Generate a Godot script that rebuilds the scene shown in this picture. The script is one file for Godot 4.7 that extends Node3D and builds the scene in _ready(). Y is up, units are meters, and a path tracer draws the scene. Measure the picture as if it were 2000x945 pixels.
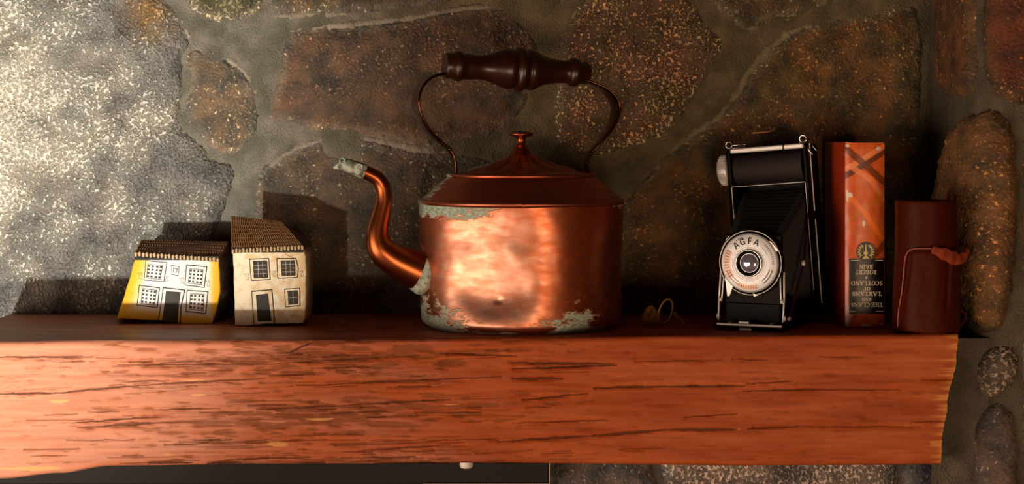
extends Node3D
# A copper kettle, two little houses, a folding camera, a book and a candle on a heavy mantel beam before a stone wall.
# Shelf top is y = 0, the beam's front face is z = 0, the eye stands at EYE and looks along -z with a shifted lens.

const F := 3600.0          # focal length in pixels of the 2000 x 945 frame
const HOR := 265.0         # pixel row of the horizon
const EYE := Vector3(0.0, 0.1975, 1.8)

var rng := RandomNumberGenerator.new()
var nz_a := FastNoiseLite.new()
var nz_b := FastNoiseLite.new()
var nz_c := FastNoiseLite.new()
var used := {}
var M := {}

# ------------------------------------------------------------------ naming

func numbered(n: String) -> String:
	if not used.has(n):
		used[n] = 0
		return n
	used[n] += 1
	return "%s_%03d" % [n, used[n]]

func part(called: String, mesh: Mesh, mat: Material, parent: Node = null, label := "") -> MeshInstance3D:
	var o := MeshInstance3D.new()
	o.mesh = mesh
	o.material_override = null
	for i in mesh.get_surface_count():
		o.set_surface_override_material(i, mat)
	if parent == null:
		o.name = numbered(called)
		add_child(o, true)
	else:
		var base := called
		var k := 0
		while parent.has_node(NodePath(called)):
			k += 1
			called = "%s_%03d" % [base, k]
		o.name = called
		parent.add_child(o, true)
	if label != "":
		o.set_meta("label", label)
	return o

func thing(called: String, label: String, category: String, at: Vector3, group := "") -> Node3D:
	var o := Node3D.new()
	o.name = numbered(called)
	add_child(o, true)
	o.position = at
	tag(o, label, category, group)
	return o

func tag(o: Node, label: String, category: String, group := "") -> void:
	o.set_meta("label", label)
	o.set_meta("category", category)
	if group != "":
		o.set_meta("group", group)

func structure(o: Node) -> void:
	o.set_meta("kind", "structure")

# ------------------------------------------------------------------ places

func P(px: float, py: float, z: float) -> Vector3:
	var d := EYE.z - z
	return Vector3((px - 1000.0) / F * d, EYE.y + (HOR - py) / F * d, z)

# ------------------------------------------------------------------ shapes

func new_st(flat := false) -> SurfaceTool:
	var st := SurfaceTool.new()
	st.begin(Mesh.PRIMITIVE_TRIANGLES)
	st.set_smooth_group(-1 if flat else 0)
	return st

func done(st: SurfaceTool) -> ArrayMesh:
	st.generate_normals()
	st.index()
	return st.commit()

# a, b, c, d counter-clockwise seen from outside
func quad(st: SurfaceTool, a: Vector3, b: Vector3, c: Vector3, d: Vector3, ua := Vector2(0, 0), ub := Vector2(1, 0), uc := Vector2(1, 1), ud := Vector2(0, 1)) -> void:
	st.set_uv(ua); st.add_vertex(a)
	st.set_uv(uc); st.add_vertex(c)
	st.set_uv(ub); st.add_vertex(b)
	st.set_uv(ua); st.add_vertex(a)
	st.set_uv(ud); st.add_vertex(d)
	st.set_uv(uc); st.add_vertex(c)

func tri(st: SurfaceTool, a: Vector3, b: Vector3, c: Vector3) -> void:
	st.set_uv(Vector2.ZERO)
	st.add_vertex(a); st.add_vertex(c); st.add_vertex(b)

# profile of Vector2(radius, height), bottom to top on the outside
func lathe(st: SurfaceTool, prof: Array, seg: int, xf := Transform3D()) -> void:
	var n := prof.size()
	for i in n - 1:
		for k in seg:
			var t0 := TAU * k / seg
			var t1 := TAU * (k + 1) / seg
			var p0: Vector2 = prof[i]
			var p1: Vector2 = prof[i + 1]
			var a := xf * Vector3(p0.x * sin(t0), p0.y, p0.x * cos(t0))
			var b := xf * Vector3(p0.x * sin(t1), p0.y, p0.x * cos(t1))
			var c := xf * Vector3(p1.x * sin(t1), p1.y, p1.x * cos(t1))
			var d := xf * Vector3(p1.x * sin(t0), p1.y, p1.x * cos(t0))
			var v0 := float(i) / (n - 1)
			var v1 := float(i + 1) / (n - 1)
			quad(st, a, b, c, d, Vector2(float(k) / seg, v0), Vector2(float(k + 1) / seg, v0), Vector2(float(k + 1) / seg, v1), Vector2(float(k) / seg, v1))

func smooth_path(pts: Array, per: int) -> Array:
	var out := []
	for i in pts.size() - 1:
		var p0 = pts[max(i - 1, 0)]
		var p1 = pts[i]
		var p2 = pts[i + 1]
		var p3 = pts[min(i + 2, pts.size() - 1)]
		for k in per:
			var t := float(k) / per
			out.append(0.5 * ((2.0 * p1) + (p2 - p0) * t + (2.0 * p0 - 5.0 * p1 + 4.0 * p2 - p3) * t * t + (3.0 * p1 - p0 - 3.0 * p2 + p3) * t * t * t))
	out.append(pts[pts.size() - 1])
	return out

# sweep: points of Vector3, ra/rb = half sizes along the in-plane normal and along `side`
func sweep(st: SurfaceTool, pts: Array, ra: Array, rb: Array, side: Vector3, seg := 12, power := 1.0) -> void:
	var rings := []
	for i in pts.size():
		var t: Vector3 = (pts[min(i + 1, pts.size() - 1)] - pts[max(i - 1, 0)]).normalized()
		var b := (side - t * side.dot(t)).normalized()
		var n := b.cross(t).normalized()   # n x b = t
		var ring := []
		for k in seg:
			var a := TAU * k / seg
			var ca := cos(a)
			var sa := sin(a)
			ca = signf(ca) * pow(absf(ca), power)
			sa = signf(sa) * pow(absf(sa), power)
			ring.append(pts[i] + n * ca * float(ra[i]) + b * sa * float(rb[i]))
		rings.append(ring)
	for i in pts.size() - 1:
		for k in seg:
			var k1 := (k + 1) % seg
			var v0 := float(i) / (pts.size() - 1)
			var v1 := float(i + 1) / (pts.size() - 1)
			quad(st, rings[i][k], rings[i][k1], rings[i + 1][k1], rings[i + 1][k], Vector2(float(k) / seg, v0), Vector2(float(k + 1) / seg, v0), Vector2(float(k + 1) / seg, v1), Vector2(float(k) / seg, v1))
	for k in seg:
		var k1 := (k + 1) % seg
		tri(st, pts[0], rings[0][k1], rings[0][k])
		tri(st, pts[-1], rings[-1][k], rings[-1][k1])

func rod(st: SurfaceTool, a: Vector3, b: Vector3, r: float, seg := 8) -> void:
	var t := (b - a).normalized()
	var side := Vector3.UP if absf(t.y) < 0.8 else Vector3.RIGHT
	sweep(st, [a, a.lerp(b, 0.02), a.lerp(b, 0.98), b], [r * 0.8, r, r, r * 0.8], [r * 0.8, r, r, r * 0.8], side, seg)

# chamfered box, centre at xf, size s, chamfer c
func box(st: SurfaceTool, xf: Transform3D, s: Vector3, c: float) -> void:
	var h := s * 0.5
	c = minf(c, minf(h.x, minf(h.y, h.z)) * 0.9)
	var ax := [Vector3.RIGHT, Vector3.UP, Vector3.BACK]
	var hv := [h.x, h.y, h.z]
	for i in 3:
		for sg in [1.0, -1.0]:
			var n: Vector3 = ax[i] * sg
			var u: Vector3 = ax[(i + 1) % 3] * sg
			var v: Vector3 = ax[(i + 2) % 3]
			var hu: float = hv[(i + 1) % 3] - c
			var hw: float = hv[(i + 2) % 3] - c
			var o: Vector3 = n * float(hv[i])
			quad(st, xf * (o - u * hu - v * hw), xf * (o + u * hu - v * hw), xf * (o + u * hu + v * hw), xf * (o - u * hu + v * hw))
	for i in 3:
		var k := (i + 1) % 3
		var l := (i + 2) % 3
		for sa in [1.0, -1.0]:
			for sb in [1.0, -1.0]:
				var na: Vector3 = ax[k] * sa
				var nb: Vector3 = ax[l] * sb
				var e: Vector3 = ax[i] * (float(hv[i]) - c)
				var p: Vector3 = na * float(hv[k]) + nb * (float(hv[l]) - c)
				var q: Vector3 = na * (float(hv[k]) - c) + nb * float(hv[l])
				if sa * sb > 0:
					_edge(st, xf, p, q, e, na + nb)
				else:
					_edge(st, xf, p, q, e, na + nb)
	for sx in [1.0, -1.0]:
		for sy in [1.0, -1.0]:
			for sz in [1.0, -1.0]:
				var a := Vector3(sx * h.x, sy * (h.y - c), sz * (h.z - c))
				var b := Vector3(sx * (h.x - c), sy * h.y, sz * (h.z - c))
				var d := Vector3(sx * (h.x - c), sy * (h.y - c), sz * h.z)
				if sx * sy * sz > 0:
					tri(st, xf * a, xf * b, xf * d)
				else:
					tri(st, xf * a, xf * d, xf * b)

func _edge(st: SurfaceTool, xf: Transform3D, p: Vector3, q: Vector3, e: Vector3, out: Vector3) -> void:
	if (e * 2.0).cross(q - p).dot(out) > 0:
		quad(st, xf * (p - e), xf * (p + e), xf * (q + e), xf * (q - e))
	else:
		quad(st, xf * (p + e), xf * (p - e), xf * (q - e), xf * (q + e))

func ball(st: SurfaceTool, c: Vector3, r: Vector3, seg := 10) -> void:
	var prof := []
	for i in seg + 1:
		var a := -PI / 2 + PI * i / seg
		prof.append(Vector2(cos(a), sin(a)))
	lathe(st, prof, seg * 2, Transform3D(Basis.from_scale(r), c))

# disc-like lathe whose axis is +z of xf
func turned(st: SurfaceTool, prof: Array, seg: int, xf: Transform3D) -> void:
	lathe(st, prof, seg, xf * Transform3D(Basis(Vector3.RIGHT, PI / 2), Vector3.ZERO))

func torus(st: SurfaceTool, xf: Transform3D, R: float, r: float, seg := 24, ring := 8, from := 0.0, to := TAU) -> void:
	var pts := []
	var rr := []
	for i in seg + 1:
		var a := from + (to - from) * i / seg
		pts.append(xf * Vector3(cos(a) * R, sin(a) * R, 0))
		rr.append(r)
	sweep(st, pts, rr, rr, xf.basis.z, ring)

# outline (counter-clockwise from the front, at z = 0) extruded to z = -depth with a rounded front edge
func slab(st: SurfaceTool, outline: PackedVector2Array, xf: Transform3D, depth: float, round_: float, uv = null, back_scale := 1.0) -> void:
	var n := outline.size()
	var cen := Vector2.ZERO
	for p in outline:
		cen += p / n
	if Geometry2D.is_polygon_clockwise(outline):
		outline.reverse()
	var inner := Geometry2D.offset_polygon(outline, -round_)
	var face: PackedVector2Array = inner[0] if inner.size() == 1 and inner[0].size() == n else PackedVector2Array()
	if face.is_empty():
		for p in outline:
			face.append(p + (cen - p).normalized() * round_)
	else:
		var best := 0
		for k in n:
			if face[k].distance_to(outline[0]) < face[best].distance_to(outline[0]):
				best = k
		var f2 := PackedVector2Array()
		var cw := Geometry2D.is_polygon_clockwise(face)
		for k in n:
			f2.append(face[(best - k + n) % n] if cw else face[(best + k) % n])
		face = f2
	var idx := Geometry2D.triangulate_polygon(face)
	for k in range(0, idx.size(), 3):
		var a := face[idx[k]]
		var b := face[idx[k + 1]]
		var c := face[idx[k + 2]]
		if (b - a).cross(c - a) < 0:
			var s := b
			b = c
			c = s
		for p in [a, c, b]:
			st.set_uv(uv.call(p) if uv != null else Vector2.ZERO)
			st.add_vertex(xf * Vector3(p.x, p.y, 0))
	var rings := [[face, 0.0], [face.duplicate(), 0.0], [outline, round_], [outline, depth]]
	for k in n:
		rings[1][0][k] = face[k].lerp(outline[k], 0.7)
	rings[1][1] = round_ * 0.3
	if back_scale != 1.0:
		var o2 := PackedVector2Array()
		for p in outline:
			o2.append(Vector2(cen.x + (p.x - cen.x) * back_scale, p.y))
		rings[3][0] = o2
	for r in 3:
		for k in n:
			var k1 := (k + 1) % n
			var f0: PackedVector2Array = rings[r][0]
			var f1: PackedVector2Array = rings[r + 1][0]
			var z0: float = -rings[r][1]
			var z1: float = -rings[r + 1][1]
			var ua := Vector2.ZERO
			var ub := Vector2.ZERO
			if uv != null:
				ua = uv.call(f0[k])
				ub = uv.call(f0[k1])
			quad(st, xf * Vector3(f0[k].x, f0[k].y, z0), xf * Vector3(f1[k].x, f1[k].y, z1), xf * Vector3(f1[k1].x, f1[k1].y, z1), xf * Vector3(f0[k1].x, f0[k1].y, z0), ua, ua, ub, ub)
	var bk: PackedVector2Array = rings[3][0]
	var ib := Geometry2D.triangulate_polygon(bk)
	for k in range(0, ib.size(), 3):
		var a := bk[ib[k]]
		var b := bk[ib[k + 1]]
		var c := bk[ib[k + 2]]
		if (b - a).cross(c - a) > 0:
			var s := b
			b = c
			c = s
		for p in [a, c, b]:
			st.set_uv(uv.call(p) if uv != null else Vector2.ZERO)
			st.add_vertex(xf * Vector3(p.x, p.y, -depth))

# a grid of points with colours; cells listed in keep are drawn; u to the right and v upward seen from outside
func grid_mesh(nu: int, nv: int, pos: PackedVector3Array, uv: PackedVector2Array, col: PackedColorArray, keep: PackedByteArray) -> ArrayMesh:
	var nor := PackedVector3Array()
	nor.resize(pos.size())
	var idx := PackedInt32Array()
	for j in nv - 1:
		for i in nu - 1:
			if keep.size() and keep[j * (nu - 1) + i] == 0:
				continue
			var a := j * nu + i
			var b := a + 1
			var d := a + nu
			var c := d + 1
			var n := (pos[c] - pos[a]).cross(pos[d] - pos[b])
			nor[a] += n; nor[b] += n; nor[c] += n; nor[d] += n
			idx.append_array(PackedInt32Array([a, c, b, a, d, c]))
	for k in nor.size():
		nor[k] = nor[k].normalized() if nor[k].length_squared() > 0 else Vector3.BACK
	var arr := []
	arr.resize(Mesh.ARRAY_MAX)
	arr[Mesh.ARRAY_VERTEX] = pos
	arr[Mesh.ARRAY_NORMAL] = nor
	arr[Mesh.ARRAY_TEX_UV] = uv
	if col.size():
		arr[Mesh.ARRAY_COLOR] = col
	arr[Mesh.ARRAY_INDEX] = idx
	var m := ArrayMesh.new()
	m.add_surface_from_arrays(Mesh.PRIMITIVE_TRIANGLES, arr)
	return m

# ------------------------------------------------------------------ textures

func noise_bytes(w: int, h: int, freq: float, seed_: int, oct := 3, kind := FastNoiseLite.TYPE_SIMPLEX_SMOOTH, warp := 0.0, seamless := true) -> PackedByteArray:
	var n := FastNoiseLite.new()
	n.noise_type = kind
	n.seed = seed_
	n.frequency = freq
	n.fractal_type = FastNoiseLite.FRACTAL_FBM if oct > 1 else FastNoiseLite.FRACTAL_NONE
	n.fractal_octaves = oct
	if warp > 0.0:
		n.domain_warp_enabled = true
		n.domain_warp_amplitude = warp
		n.domain_warp_frequency = freq * 1.5
	var im := n.get_seamless_image(w, h, false, false, 0.1, true) if seamless else n.get_image(w, h, false, false, true)
	return im.get_data()

func tex(w: int, h: int, rgb: PackedByteArray, format := Image.FORMAT_RGB8) -> ImageTexture:
	var im := Image.create_from_data(w, h, false, format, rgb)
	return ImageTexture.create_from_image(im)

func s8(lin: float) -> int:
	return int(clampf(pow(clampf(lin, 0.0, 1.0), 1.0 / 2.2), 0.0, 1.0) * 255.0)

func mat(name_: String, col: Color, rough := 0.6, metal := 0.0) -> StandardMaterial3D:
	var m := StandardMaterial3D.new()
	m.resource_name = name_
	m.albedo_color = col
	m.roughness = rough
	m.metallic = metal
	return m

# anti-aliased stroke on an image
func stroke(im: Image, pts: Array, width: float, col: Color) -> void:
	for i in pts.size() - 1:
		var a: Vector2 = pts[i]
		var b: Vector2 = pts[i + 1]
		var r := width * 0.5 + 1.0
		for y in range(int(maxf(0, minf(a.y, b.y) - r)), int(minf(im.get_height() - 1, maxf(a.y, b.y) + r)) + 1):
			for x in range(int(maxf(0, minf(a.x, b.x) - r)), int(minf(im.get_width() - 1, maxf(a.x, b.x) + r)) + 1):
				var p := Vector2(x, y)
				var d := p.distance_to(Geometry2D.get_closest_point_to_segment(p, a, b))
				var k := clampf(width * 0.5 + 0.5 - d, 0.0, 1.0) * col.a
				if k > 0.0:
					im.set_pixel(x, y, im.get_pixel(x, y).lerp(Color(col.r, col.g, col.b), k))

func fill_poly(im: Image, pts: PackedVector2Array, col: Color) -> void:
	var lo := pts[0]
	var hi := pts[0]
	for p in pts:
		lo = lo.min(p)
		hi = hi.max(p)
	for y in range(int(maxf(0, lo.y)), int(minf(im.get_height() - 1, hi.y)) + 1):
		for x in range(int(maxf(0, lo.x)), int(minf(im.get_width() - 1, hi.x)) + 1):
			if Geometry2D.is_point_in_polygon(Vector2(x, y), pts):
				im.set_pixel(x, y, im.get_pixel(x, y).lerp(Color(col.r, col.g, col.b), col.a))

func stone_textures() -> void:
	var w := 1024
	var base := noise_bytes(w, w, 0.012, 3, 4)
	var fine := noise_bytes(w, w, 0.09, 5, 3)
	var flk := noise_bytes(w, w, 0.075, 11, 2, FastNoiseLite.TYPE_SIMPLEX_SMOOTH, 14.0)
	var flk2 := noise_bytes(w, w, 0.15, 23, 2, FastNoiseLite.TYPE_SIMPLEX_SMOOTH, 8.0)
	var clus := noise_bytes(w, w, 0.006, 31, 3)
	var dense := PackedByteArray()
	var sparse := PackedByteArray()
	var plain := PackedByteArray()
	var specks := PackedByteArray()
	specks.resize(w * w * 3)
	var hd := PackedByteArray()
	var hs := PackedByteArray()
	dense.resize(w * w * 3)
	sparse.resize(w * w * 3)
	plain.resize(w * w * 3)
	hd.resize(w * w)
	hs.resize(w * w)
	var granite := PackedByteArray()
	granite.resize(w * w * 3)
	var lut := PackedByteArray()
	lut.resize(1024)
	for i in 1024:
		lut[i] = s8(i / 1023.0)
	for i in w * w:
		var b := base[i] / 255.0
		var f := fine[i] / 255.0
		var c := clus[i] / 255.0
		var k1 := clampf((flk[i] / 255.0 - (0.66 - 0.22 * c)) * 9.0, 0.0, 1.0)
		var k2 := clampf((flk2[i] / 255.0 - (0.72 - 0.14 * c)) * 10.0, 0.0, 1.0)
		var kd := maxf(k1, k2)
		var ks := maxf(clampf((flk[i] / 255.0 - (0.86 - 0.14 * c)) * 12.0, 0.0, 1.0), clampf((flk2[i] / 255.0 - (0.89 - 0.15 * c)) * 12.0, 0.0, 1.0))
		var g := 0.09 + 0.24 * b + 0.14 * (f - 0.5)
		var vd := g * (1.0 - kd) + kd * 0.95
		var vs := g * 0.62 * (1.0 - ks) + ks * 0.9
		var warm := 0.05 * (b - 0.5)
		dense[i * 3] = lut[int(clampf(vd + warm, 0, 1) * 1023)]
		dense[i * 3 + 1] = lut[int(clampf(vd, 0, 1) * 1023)]
		dense[i * 3 + 2] = lut[int(clampf(vd - warm, 0, 1) * 1023)]
		sparse[i * 3] = lut[int(clampf(vs + warm, 0, 1) * 1023)]
		sparse[i * 3 + 1] = lut[int(clampf(vs, 0, 1) * 1023)]
		sparse[i * 3 + 2] = lut[int(clampf(vs - warm, 0, 1) * 1023)]
		var gx := (fposmod((i % w) / 1024.0 - 0.371 - 2.2, 1.0) + 2.2) * 0.42 - 1.6
		var gy := -(fposmod((i / w) / 1024.0 - 0.217 + 0.93, 1.0) - 0.93) * 0.42
		var crowd := clampf(exp(-pow((gx + 0.57) / 0.12, 2.0) - pow((gy - 0.22) / 0.15, 2.0)) * 0.75 + 0.22 + (c - 0.5) * 0.9, 0.0, 1.0)
		var kg := maxf(clampf((flk[i] / 255.0 - (0.86 - 0.42 * crowd)) * 6.0, 0.0, 1.0), clampf((flk2[i] / 255.0 - (0.86 - 0.34 * crowd)) * 7.0, 0.0, 1.0))
		var gg := 0.07 + 0.15 * b + 0.14 * (f - 0.5) + 0.20 * crowd
		granite[i * 3] = lut[int(clampf(lerpf(gg * 1.02, 0.95, kg), 0, 1) * 1023)]
		granite[i * 3 + 1] = lut[int(clampf(lerpf(gg, 0.93, kg), 0, 1) * 1023)]
		granite[i * 3 + 2] = lut[int(clampf(lerpf(gg * (1.02 - 0.25 * crowd), 0.89, kg), 0, 1) * 1023)]
		var km := maxf(clampf((flk[i] / 255.0 - (0.76 - 0.16 * c)) * 10.0, 0.0, 1.0), clampf((flk2[i] / 255.0 - (0.80 - 0.18 * c)) * 11.0, 0.0, 1.0))
		var vm := (g * 0.6) * (1.0 - km) + km * 0.9
		specks[i * 3] = lut[int(clampf(vm, 0, 1) * 1023)]
		specks[i * 3 + 1] = lut[int(clampf(vm, 0, 1) * 1023)]
		specks[i * 3 + 2] = lut[int(clampf(vm - 0.1 * km, 0, 1) * 1023)]
		var gp := 0.30 + 0.16 * b + 0.14 * (f - 0.5)
		plain[i * 3] = lut[int(clampf(gp, 0, 1) * 1023)]
		plain[i * 3 + 1] = plain[i * 3]
		plain[i * 3 + 2] = plain[i * 3]
		hd[i] = int(clampf(0.35 * b + 0.35 * f + 0.3 * kd, 0, 1) * 255)
		hs[i] = int(clampf(0.4 * b + 0.45 * f + 0.15 * ks, 0, 1) * 255)
	M.hd = tex(w, w, hd, Image.FORMAT_L8)
	M.hs = tex(w, w, hs, Image.FORMAT_L8)
	for d in [["dense", dense, M.hd, 0.75, 0.35], ["sparse", sparse, M.hs, 0.8, 0.3], ["granite", granite, M.hd, 0.6, 0.3], ["specks", specks, M.hd, 0.72, 0.3], ["mortar", plain, M.hs, 0.92, 0.28]]:
		var m := mat(d[0], Color.WHITE, d[3])
		m.vertex_color_use_as_albedo = true
		m.albedo_texture = tex(w, w, d[1])
		m.heightmap_enabled = true
		m.heightmap_texture = d[2]
		m.heightmap_scale = d[4]
		M[d[0]] = m

# ------------------------------------------------------------------ stone walls

# a wall's plan as a curve of points with outward normals
func curve(pts: Array) -> Dictionary:
	var p := []
	for i in pts.size() - 1:
		var n := int(ceil(pts[i].distance_to(pts[i + 1]) / 0.002))
		for k in n:
			p.append(pts[i].lerp(pts[i + 1], float(k) / n))
	p.append(pts[-1])
	if pts.size() > 2:
		for r in 3:
			var q := p.duplicate()
			for i in range(5, p.size() - 5):
				var s := Vector2.ZERO
				for k in range(-5, 6):
					s += p[i + k]
				q[i] = s / 11.0
			p = q
	var s := PackedFloat32Array([0.0])
	for i in range(1, p.size()):
		s.append(s[i - 1] + p[i].distance_to(p[i - 1]))
	var nr := []
	for i in p.size():
		var d: Vector2 = (p[min(i + 1, p.size() - 1)] - p[max(i - 1, 0)]).normalized()
		nr.append(Vector2(-d.y, d.x))
	return {"p": p, "s": s, "n": nr}

func on_curve(c: Dictionary, s: float) -> Array:
	var S: PackedFloat32Array = c.s
	var i := S.bsearch(s) - 1
	i = clampi(i, 0, S.size() - 2)
	var t := (s - S[i]) / (S[i + 1] - S[i])
	return [c.p[i].lerp(c.p[i + 1], t), c.n[i].lerp(c.n[i + 1], clampf(t, 0, 1)).normalized()]

func seen_at(c: Dictionary, px: float, py: float, lift: float) -> Vector2:
	var best := 0.0
	var n: int = c.p.size()
	var last := -1e9
	var s := 0.0
	for i in n:
		var q: Vector2 = c.p[i] + c.n[i] * lift
		var x := 1000.0 + F * q.x / (EYE.z - q.y)
		if x >= px or i == n - 1:
			s = c.s[i]
			if i > 0 and x > last:
				s = lerpf(c.s[i - 1], c.s[i], clampf((px - last) / (x - last), -400.0, 400.0))
			break
		last = x
	best = s
	var at = on_curve(c, s)
	var z: float = (at[0] + at[1] * lift).y
	return Vector2(best, EYE.y + (HOR - py) / F * (EYE.z - z))

func stone(parent: Node, c: Dictionary, outline: Array, high: float, material: Material, tints: Array, sd: int, rough := 1.0, cell := 0.0042, called := "stone") -> void:
	var poly := PackedVector2Array()
	for q in outline:
		poly.append(seen_at(c, q.x, q.y, high * 0.7))
	var p2 := PackedVector2Array()
	for i in poly.size():
		var a := poly[i]
		var b := poly[(i + 1) % poly.size()]
		p2.append(a.lerp(b, 0.2))
		p2.append(a.lerp(b, 0.8))
	var n := p2.size()
	var lo := p2[0]
	var hi := p2[0]
	for q in p2:
		lo = lo.min(q)
		hi = hi.max(q)
	lo -= Vector2.ONE * cell * 2
	hi += Vector2.ONE * cell * 2
	var nu := int((hi.x - lo.x) / cell) + 2
	var nv := int((hi.y - lo.y) / cell) + 2
	var pos := PackedVector3Array()
	var uv := PackedVector2Array()
	var col := PackedColorArray()
	var dist := PackedFloat32Array()
	pos.resize(nu * nv); uv.resize(nu * nv); col.resize(nu * nv); dist.resize(nu * nv)
	var boost := 1.0 if material == M.mortar else (1.5 if material == M.dense or material == M.granite else 2.3)
	var off := Vector2(sd * 0.371, sd * 0.217)
	for i in nu:
		var s := lo.x + i * cell
		var at = on_curve(c, s)
		var cp: Vector2 = at[0]
		var cn: Vector2 = at[1]
		for j in nv:
			var q := Vector2(s, lo.y + j * cell)
			var best := 1e9
			var inside := false
			var a := p2[n - 1]
			for k in n:
				var b := p2[k]
				var e := b - a
				var w := q - a
				var t := clampf(w.dot(e) / e.length_squared(), 0.0, 1.0)
				best = minf(best, (w - e * t).length_squared())
				if (a.y > q.y) != (b.y > q.y) and q.x < e.x * (q.y - a.y) / e.y + a.x:
					inside = not inside
				a = b
			var d := sqrt(best) * (1.0 if inside else -1.0)
			var m1 := nz_a.get_noise_2d(q.x * 100.0 + sd * 17.0, q.y * 100.0)
			var m2 := nz_b.get_noise_2d(q.x * 100.0 + sd * 31.0, q.y * 100.0)
			d += m2 * 0.0035
			var k := j * nu + i
			dist[k] = d
			var h := -0.012
			if d > -0.004:
				var e := maxf(d + 0.004, 0.0)
				h = -0.008 + (high + 0.008) * (1.0 - exp(-e / 0.0070)) + (m1 * 0.0042 + m2 * 0.0014 * rough) * clampf(d / 0.02, 0.0, 1.0)
			pos[k] = Vector3(cp.x + cn.x * h, q.y, cp.y + cn.y * h)
			uv[k] = Vector2(s, -q.y) / 0.42 + off
			var mix1 := clampf(m1 * 1.6 + 0.5, 0.0, 1.0)
			var colr: Color = tints[0].lerp(tints[1], mix1)
			if tints.size() > 3:
				# a stain of its own: [centre px, radius px, colour]
				var st: Array = tints[3]
				var sc := seen_at(c, st[0].x, st[0].y, high * 0.7)
				var rr: float = st[1] / F * 2.0
				colr = colr.lerp(st[2], clampf(1.3 - q.distance_to(sc) / rr + m2 * 0.6, 0.0, 1.0))
			var rim := clampf(1.0 - absf(d - 0.004) / 0.009, 0.0, 1.0) * clampf(0.95 + m2 * 1.8, 0.0, 1.0)
			colr = colr.lerp(tints[2], rim)
			colr = colr * boost
			var top_ := maxf(colr.r, maxf(colr.g, colr.b))
			col[k] = colr * (0.97 / top_) if top_ > 0.97 else colr
			col[k].a = 1.0
	var keep := PackedByteArray()
	keep.resize((nu - 1) * (nv - 1))
	for j in nv - 1:
		for i in nu - 1:
			var k := j * nu + i
			keep[j * (nu - 1) + i] = 1 if maxf(maxf(dist[k], dist[k + 1]), maxf(dist[k + nu], dist[k + nu + 1])) > -0.006 else 0
	part(called, grid_mesh(nu, nv, pos, uv, col, keep), material, parent)

# a smear of pale cement left along a stone's edge
func ridge(parent: Node, c: Dictionary, pts: Array, width: float, col: Color, sd: int) -> void:
	var a := []
	var b := []
	for i in pts.size():
		var d: Vector2 = (pts[min(i + 1, pts.size() - 1)] - pts[max(i - 1, 0)]).normalized()
		var n := Vector2(-d.y, d.x)
		var w := width * 1.25 * (0.5 if i > 0 and i < pts.size() - 1 else 0.25) * (0.8 + 0.4 * absf(nz_b.get_noise_1d(i * 7.0 + sd)))
		a.append(pts[i] + n * w)
		b.push_front(pts[i] - n * w)
	a.append_array(b)
	stone(parent, c, a, 0.0068, M.mortar, [col, col * 0.72, col], sd, 1.5, 0.0032, "mortar_ridge")

func mortar(c: Dictionary, s0: float, s1: float, y0: float, y1: float, cell: float, c1: Color, c2: Color, sd: int) -> ArrayMesh:
	var nu := int((s1 - s0) / cell) + 2
	var nv := int((y1 - y0) / cell) + 2
	var pos := PackedVector3Array()
	var uv := PackedVector2Array()
	var col := PackedColorArray()
	pos.resize(nu * nv); uv.resize(nu * nv); col.resize(nu * nv)
	for i in nu:
		var s := minf(s0 + i * cell, s1)
		var at = on_curve(c, s)
		for j in nv:
			var y := minf(y0 + j * cell, y1)
			var m1 := nz_a.get_noise_2d(s * 120.0 + sd * 9.0, y * 120.0)
			var m2 := nz_b.get_noise_2d(s * 130.0 + sd * 5.0, y * 130.0)
			var h := m1 * 0.0026 + m2 * 0.0012
			var k := j * nu + i
			pos[k] = Vector3(at[0].x + at[1].x * h, y, at[0].y + at[1].y * h)
			uv[k] = Vector2(s, -y) / 0.30
			var olive_mix := clampf((at[0].x + 0.28) / 0.25, 0.0, 1.0) if sd == 1 else 0.0
			col[k] = c1.lerp(c2, clampf(m1 * 1.5 + 0.5 + m2 * 0.3, 0, 1)) * Color(1, 1, 1).lerp(Color(0.92, 0.80, 0.55), olive_mix)  # mortar turns more olive towards the right
	return grid_mesh(nu, nv, pos, uv, col, PackedByteArray())

func v(a: Array) -> Array:
	var o := []
	for i in range(0, a.size(), 2):
		o.append(Vector2(a[i], a[i + 1]))
	return o

func plain_box(lo: Vector3, hi: Vector3) -> ArrayMesh:
	var st := new_st(true)
	box(st, Transform3D(Basis(), (lo + hi) * 0.5), hi - lo, 0.002)
	return done(st)

func lin(r: float, g: float, b: float) -> Color:
	return Color(r, g, b)

# ------------------------------------------------------------------ ready

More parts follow.
